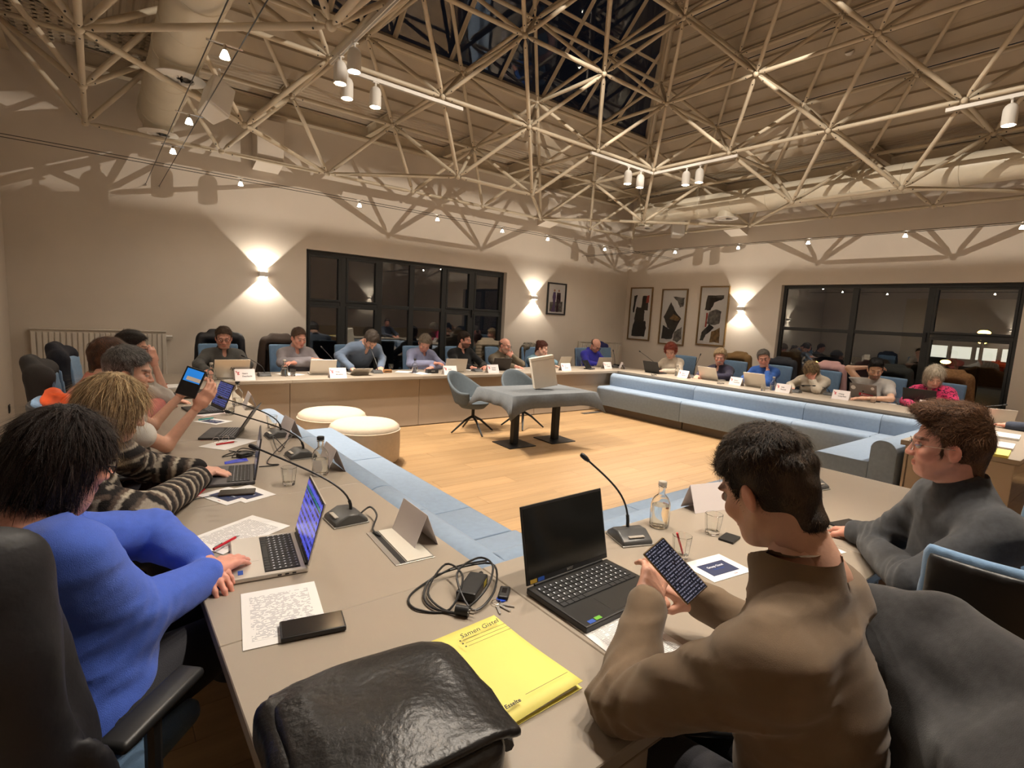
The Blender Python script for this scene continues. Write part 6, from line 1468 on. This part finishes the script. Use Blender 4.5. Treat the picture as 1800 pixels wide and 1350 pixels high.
back('man in a blue-grey shirt leaning over the table to his microphone', 652, 581, 1.30, 7.16, dict(look=(16, 58, 6), style='short', th=.014, hair=(.06, .045, .035), skin=SK1, cloth=fabric('shirt_steel', (.125, .17, .25)), garment='shirt', collar='shirt', seed=3, hip=(0, -.10, .74), beard=.5, wide=1.12, zmin=.5, stand=1), (A((.36, .22, .92), (.26, .46, .77), curl=.3), A((-.30, .20, .88), (-.16, .48, .77), curl=.3)), dx=-.05)
back('grey-blond man in a lilac shirt looking down at his lap', 747, 589, 1.26, 7.36, dict(look=(-22, 42, -8), style='curly', th=.014, hair=(.24, .19, .14), skin=SKR, cloth=fabric('shirt_periw', (.28, .30, .46)), garment='shirt', collar='shirt', seed=4, fat=1.1), (A((.26, .20, .79), (-.02, .42, .82), curl=.5), A((-.27, .24, .77), (.02, .45, .755), curl=.3)))
back('dark-bearded man in a black sweater over a white collar looking right', 817, 584, 1.33, 7.50, dict(look=(34, 6, 0), style='short', th=.011, hair=(.035, .02, .013), skin=SKR, cloth=fabric('sweater_black', (.010, .010, .011)), collar='shirt', seed=5, beard=.8, beardc=(.06, .035, .025)), on_table())
back('bald man with beard and glasses resting his chin on his hand', 888, 595, 1.25, 7.42, dict(look=(22, 6, -6), style='ring', th=.004, hair=(.16, .11, .08), skin=SKR, cloth=fabric('fleece_olive', (.155, .125, .085)), garment='fleece', collar='turtle', glasses=M_BLACK, beard=.6, beardc=(.36, .28, .23), seed=6, fat=1.15), (A((.27, .24, .77), (.05, .46, .755), curl=.3), A((-.24, .30, .78), (-.09, .23, .90), curl=.85, up=(0, 1, 0))))
back('woman with tied-up auburn hair in a denim shirt, hand at her mouth', 953, 600, 1.22, 7.38, dict(look=(34, 14, -4), style='bun', th=.010, hair=(.10, .028, .015), skin=SK2, cloth=fabric('denim', (.17, .29, .37)), garment='shirt', collar='shirt', seed=7, wide=.86, bust=1), (A((.22, .24, .78), (-.02, .42, .755), curl=.3), A((-.22, .28, .78), (-.09, .21, .87), curl=.9, up=(0, 1, 0))))
back('balding man in a royal blue hooded sweatshirt looking down', 1048, 596, 1.28, 7.36, dict(look=(-6, 34, 0), style='ring', th=.005, hair=(.10, .06, .04), skin=SKR, cloth=fabric('hoodie_blue', (.035, .035, .42)), garment='hoodie', collar='hood', glasses=M_BLACKM, seed=8, fat=1.2, wide=1.1, beard=.5, beardc=(.2, .12, .08)), on_table(.42, .10))
# ---- right row (facing -X)
def right(lb, px, py, x, P, arms, dy=0):
    q = atx(px, py, x); H = Vector((x, q.y, q.z-.134)); P = dict(P); P['hs'] = 1.10; P['head'] = H; return person(lb, (8.66, H.y+dy), PI/2, P, arms, P.get('fine', 1)), H
right('woman with red curly hair in a cream sweater at the laptop', 1180, 606, 8.50, dict(look=(24, 24, 0), style='curly', th=.034, hair=(.17, .028, .014), hair2=(.30, .06, .03), skin=SK2, cloth=fabric('cream_knit', (.60, .52, .42)), seed=9, bust=1, slen=.03, mess=1, rough=2, fat=1.1), on_table(.48, .10))
right('man with curly blond hair and white moustache in a navy cardigan', 1267, 615, 8.54, dict(look=(26, 8, 0), style='curly', th=.024, hair=(.46, .33, .19), skin=SKR, cloth=fabric('navy', (.035, .03, .06)), garment='cardigan', collar='shirt', stache=(.62, .56, .48), glasses=M_CHROME, seed=10, slen=.025, mess=1), (A((.26, .24, .79), (.16, .50, .75)), A((-.26, .22, .79), (-.02, .42, .76))))
right('grey-haired man in a cobalt sweater with his cheek in his hand', 1344, 616, 8.50, dict(look=(28, 8, 10), style='short', th=.013, hair=(.16, .14, .12), grey_sides=(.42, .40, .38), skin=SKR, cloth=fabric('cobalt', (.028, .11, .42)), collar='crew', glasses=M_BLACK, seed=11, fat=1.1), (A((.24, .24, .79), (.0, .40, .76)), A((-.20, .36, .775), (-.12, .22, .93), curl=.35, up=(-1, 0, .3))))
right('blonde woman in a cream hoodie hiding her face in her hand', 1428, 636, 8.44, dict(look=(20, 48, 6), style='bob', length=.05, th=.012, hair=(.36, .26, .14), hair2=(.10, .06, .035), skin=SKR, cloth=fabric('cream_hood', (.62, .55, .45)), garment='hoodie', collar='hood', seed=12, slen=.06, bust=1), (A((.26, .26, .78), (.12, .50, .75)), A((-.16, .36, .775), (-.06, .30, .92), curl=.4, up=(0, 1, 0))))
right('man with dark tied-up hair and goatee in a white T-shirt, arm behind his head', 1541, 634, 8.56, dict(look=(24, 18, 0), style='quiff', th=.010, hair=(.012, .010, .010), skin=(.58, .36, .25), cloth=fabric('tee_offwhite', (.46, .44, .42)), garment='t_shirt', sleeve=.30, collar='crew', seed=13, beard=.55, beardc=(.03, .02, .015), fat=1.15, arm=1.15), (A((.36, .04, 1.12), (.10, -.10, 1.16), curl=.5, sh=(.0, 0, .02)), A((-.28, .26, .775), (-.02, .46, .755), curl=.3)))
M_LEO = fabric('leopard_pink', (.72, .045, .17)); nt = M_LEO.node_tree; N_ = nt.nodes; L2 = nt.links
tcn = N_.new('ShaderNodeTexCoord'); vo = N_.new('ShaderNodeTexNoise'); vo.inputs['Scale'].default_value = 26; vo.inputs['Detail'].default_value = 1; L2.new(tcn.outputs['Object'], vo.inputs['Vector'])
sb = N_.new('ShaderNodeMath'); sb.operation = 'SUBTRACT'; sb.inputs[1].default_value = .53; L2.new(vo.outputs['Fac'], sb.inputs[0]); ab = N_.new('ShaderNodeMath'); ab.operation = 'ABSOLUTE'; L2.new(sb.outputs[0], ab.inputs[0]); lt = N_.new('ShaderNodeMath'); lt.operation = 'LESS_THAN'; lt.inputs[1].default_value = .035; L2.new(ab.outputs[0], lt.inputs[0])
bs = N_['Principled BSDF']; src = bs.inputs['Base Color'].links[0].from_socket; mxn = N_.new('ShaderNodeMix'); mxn.data_type = 'RGBA'; L2.new(src, mxn.inputs[6]); mxn.inputs[7].default_value = (.03, .01, .03, 1); L2.new(lt.outputs[0], mxn.inputs[0]); L2.new(mxn.outputs[2], bs.inputs['Base Color'])
right('woman with silver bobbed hair in a pink leopard blouse', 1645, 645, 8.44, dict(look=(26, 24, 0), style='bob', length=.075, th=.018, hair=(.52, .45, .36), hair2=(.36, .30, .22), skin=SK2, cloth=M_LEO, garment='blouse', collar='shirt', seed=14, fat=1.25, bust=1, wide=1.05, slen=.06, mess=.1, fringe=.01), on_table(.42, .12))
hw = at(1772, 748, TZ+.035)
person('person beyond the right edge of the view with only a hand in sight', (hw.x+.1, .32), 0, dict(head=(0.0, .06, 1.17), look=(20, 10, 0), style='short', th=.012, hair=(.08, .05, .03), skin=SKR, cloth=fabric('shirt_dark', (.04, .05, .08)), garment='shirt', seed=15), (A((.27, .25, .79), (.2, .45, .75)), A((-.2, .3, .78), hw, curl=.3)), 0)
# ---------------------------------------------------------------- chairs
chair('blue office chair of the woman in the blue cardigan', (-.13, 1.56), math.radians(-42))
chair('blue office chair of the striped sweater', (-.30, 2.72), -PI/2)
chair('blue office chair of the phone-raising man', (.02, 3.60), -PI/2+.2)
chair('blue office chair of the coral sweater', (-.02, 4.72), -PI/2)
chair('empty blue office chair turned by the radiator', (-.08, 5.30), -PI/2+.3)
chair('blue office chair of the man at the far left', (.05, 5.95), -PI/2-.1)
chair('blue office chair of the brown sweater', (1.03, .37), math.radians(50)).scale = (1, 1, .92)
chair('empty blue office chair with black shell between the two near men', (2.09, .23), math.radians(-72))
chair('blue office chair of the dark grey sweater', (2.72, .36), math.radians(38))
for lb, x in (('far left shirt', 1.24), ('crossed-arms man', 2.10), ('leaning man', 3.05), ('head-down man', 4.08), ('black sweater', 4.88), ('chin-resting bald man', 5.72), ('denim shirt', 6.55), ('blue hoodie', 8.0)):
    chair('blue office chair of the '+lb+' on the back row', (x, 7.56+(.14 if 'lean' in lb else 0)), PI+RNG.uniform(-.15, .15))
for lb, px in (('red curls', 1180), ('moustache', 1267), ('cobalt sweater', 1344), ('cream hoodie', 1428), ('white T-shirt', 1541), ('pink blouse', 1645)):
    y = atx(px, 630, 8.5).y; chair('blue office chair of the '+lb+' on the right row', (8.70, y-.02), PI/2+RNG.uniform(-.25, .05))
# ---------------------------------------------------------------- coats
coat('black hooded coat over the chair behind the blue cardigan', (-.13, 1.56), math.radians(-42), BKD, .012, 1.17, .42, .265, 3, hood=True, hollow=False, fold=2.0, trim=M_CHROME)
M_ORG = mat('coat_orange', (.72, .085, .012), .5, var=.12, vscale=10, bump=.1, bscale=30)
coat('bright orange padded jacket over a chair in the left row', (.17, 3.36), -PI/2+.25, M_ORG, .013, 1.06, .55, .23, 5, puffy=.012, cat='jacket')
coat('dark navy coat over the chair by the radiator', (.04, 5.95), -PI/2-.1, mat('coat_navy', (.010, .011, .02), .8, bump=.2, bscale=200), .016, 1.10, .5, .24, 6)
coat('charcoal coat over the chair behind the coral sweater', (-.02, 4.75), -PI/2, mat('coat_char', (.045, .042, .042), .85, bump=.3, bscale=300), .016, 1.10, .5, .25, 7)
coat('dark grey wool coat over the chair in the right foreground', (1.03, .37), math.radians(50), mat('coat_wool', (.030, .029, .031), .95, var=.25, vscale=60, bump=.12, bscale=500, sheen=.3), .010, 1.01, .38, .27, 8, hollow=False, fold=1.8)
coat('black coat on the chair of the far left shirt', (1.27, 7.58), PI, BKD, .018, 1.16, .5, .26, 9)
coat('brown coat on the chair of the crossed-arms man', (2.02, 7.58), PI, mat('coat_brown', (.045, .028, .02), .85, bump=.3, bscale=200), .018, 1.12, .5, .26, 10)
coat('beige quilted jacket on the chair of the chin-resting man', (5.62, 7.58), PI, mat('coat_beige', (.30, .25, .18), .6, bump=.1, bscale=60), .016, 1.12, .5, .25, 11, puffy=.012, cat='jacket')
coat('camouflage jacket on the chair of the denim shirt', (6.62, 7.58), PI, mat('coat_camo', (.09, .07, .045), .8, var=.8, vscale=18, bump=.2), .018, 1.06, .5, .22, 12, cat='jacket')
coat('royal blue jacket on the empty chair in the room corner', (8.85, 7.72), PI+.2, mat('coat_royal', (.02, .025, .14), .7, bump=.2), .018, 1.10, .5, .20, 13, cat='jacket'); chair('office chair under the royal blue jacket in the room corner', (8.86, 7.70), PI+.2)
def rcoat(lb, px, m, top, seed, **k): y = atx(px, 630, 8.6).y; coat(lb, (8.74, y-.05), PI/2-.12, m, .018, top, .5, .25, seed, **k)
rcoat('tan trench coat behind the moustache', 1267, mat('coat_tan', (.20, .115, .04), .8, bump=.3, bscale=100), 1.14, 14)
rcoat('dark slate coat behind the cobalt sweater', 1344, mat('coat_slate', (.02, .023, .032), .85, bump=.2), 1.12, 15)
rcoat('pale pink coat behind the cream hoodie', 1428, mat('coat_pink', (.55, .33, .33), .7, bump=.2), 1.12, 16)
rcoat('dark fur-trimmed coat behind the white T-shirt', 1541, mat('coat_darkgreen', (.015, .017, .015), .85, bump=.4), 1.16, 17)
rcoat('brown teddy coat behind the pink leopard blouse', 1645, mat('coat_teddy', (.23, .12, .05), .95, var=.2, vscale=40, bump=.8, bscale=120), 1.16, 18)
# ---------------------------------------------------------------- leather bag
q = at(700, 1290, TZ+.05); bagc = (q.x, q.y)
bag = thing('leather_bag', 'black leather briefcase bag with flap in the foreground', 'bag', (*at(668, 1335, TZ), ), math.radians(-4)); bag.location.z = TT
M_LEA = mat('leather', (.013, .012, .012), .33, var=.2, vscale=12, bump=.22, bscale=60)
xs, ys, zs, p = grid((-.26, -.26, -.01), (.26, .26, .16), .010)
F = rbox(p, (-.01, -.01, .052), (.195, .17, .050), .03)+.006*wob(p, 30, 4); F = smax(F, -p[..., 2]+.001, .004)
v, qd = surfnet(F, xs, ys, zs); np_mesh('bag_body', v, qd, M_LEA, None, bag)
F = rbox(p, (.02, .0, .108+0), (.20, .175, .009), .008); q2 = p.copy(); q2[..., 2] = q2[..., 2]+.9*np.clip(p[..., 1]-.10, 0, 1)**1.5+.25*np.clip(np.abs(p[..., 0]-.02)-.14, 0, 1)-.007*wob(p*np.array((1, 1, .2), np.float32), 24, 11)-.006*wob(p*np.array((1, 1, .2), np.float32), 45, 12)
F = rbox(q2, (.02, .005, .108), (.20, .18, .011), .010); v, qd = surfnet(F, xs, ys, zs); np_mesh('bag_flap', v, qd, M_LEA, None, bag)
MB().tube([(.20, .16, .05), (.235, .10, .045), (.245, .0, .045), (.235, -.08, .045), (.205, -.14, .045)], .014, 8).build('carry_handle', M_LEA, bag, smooth=True)
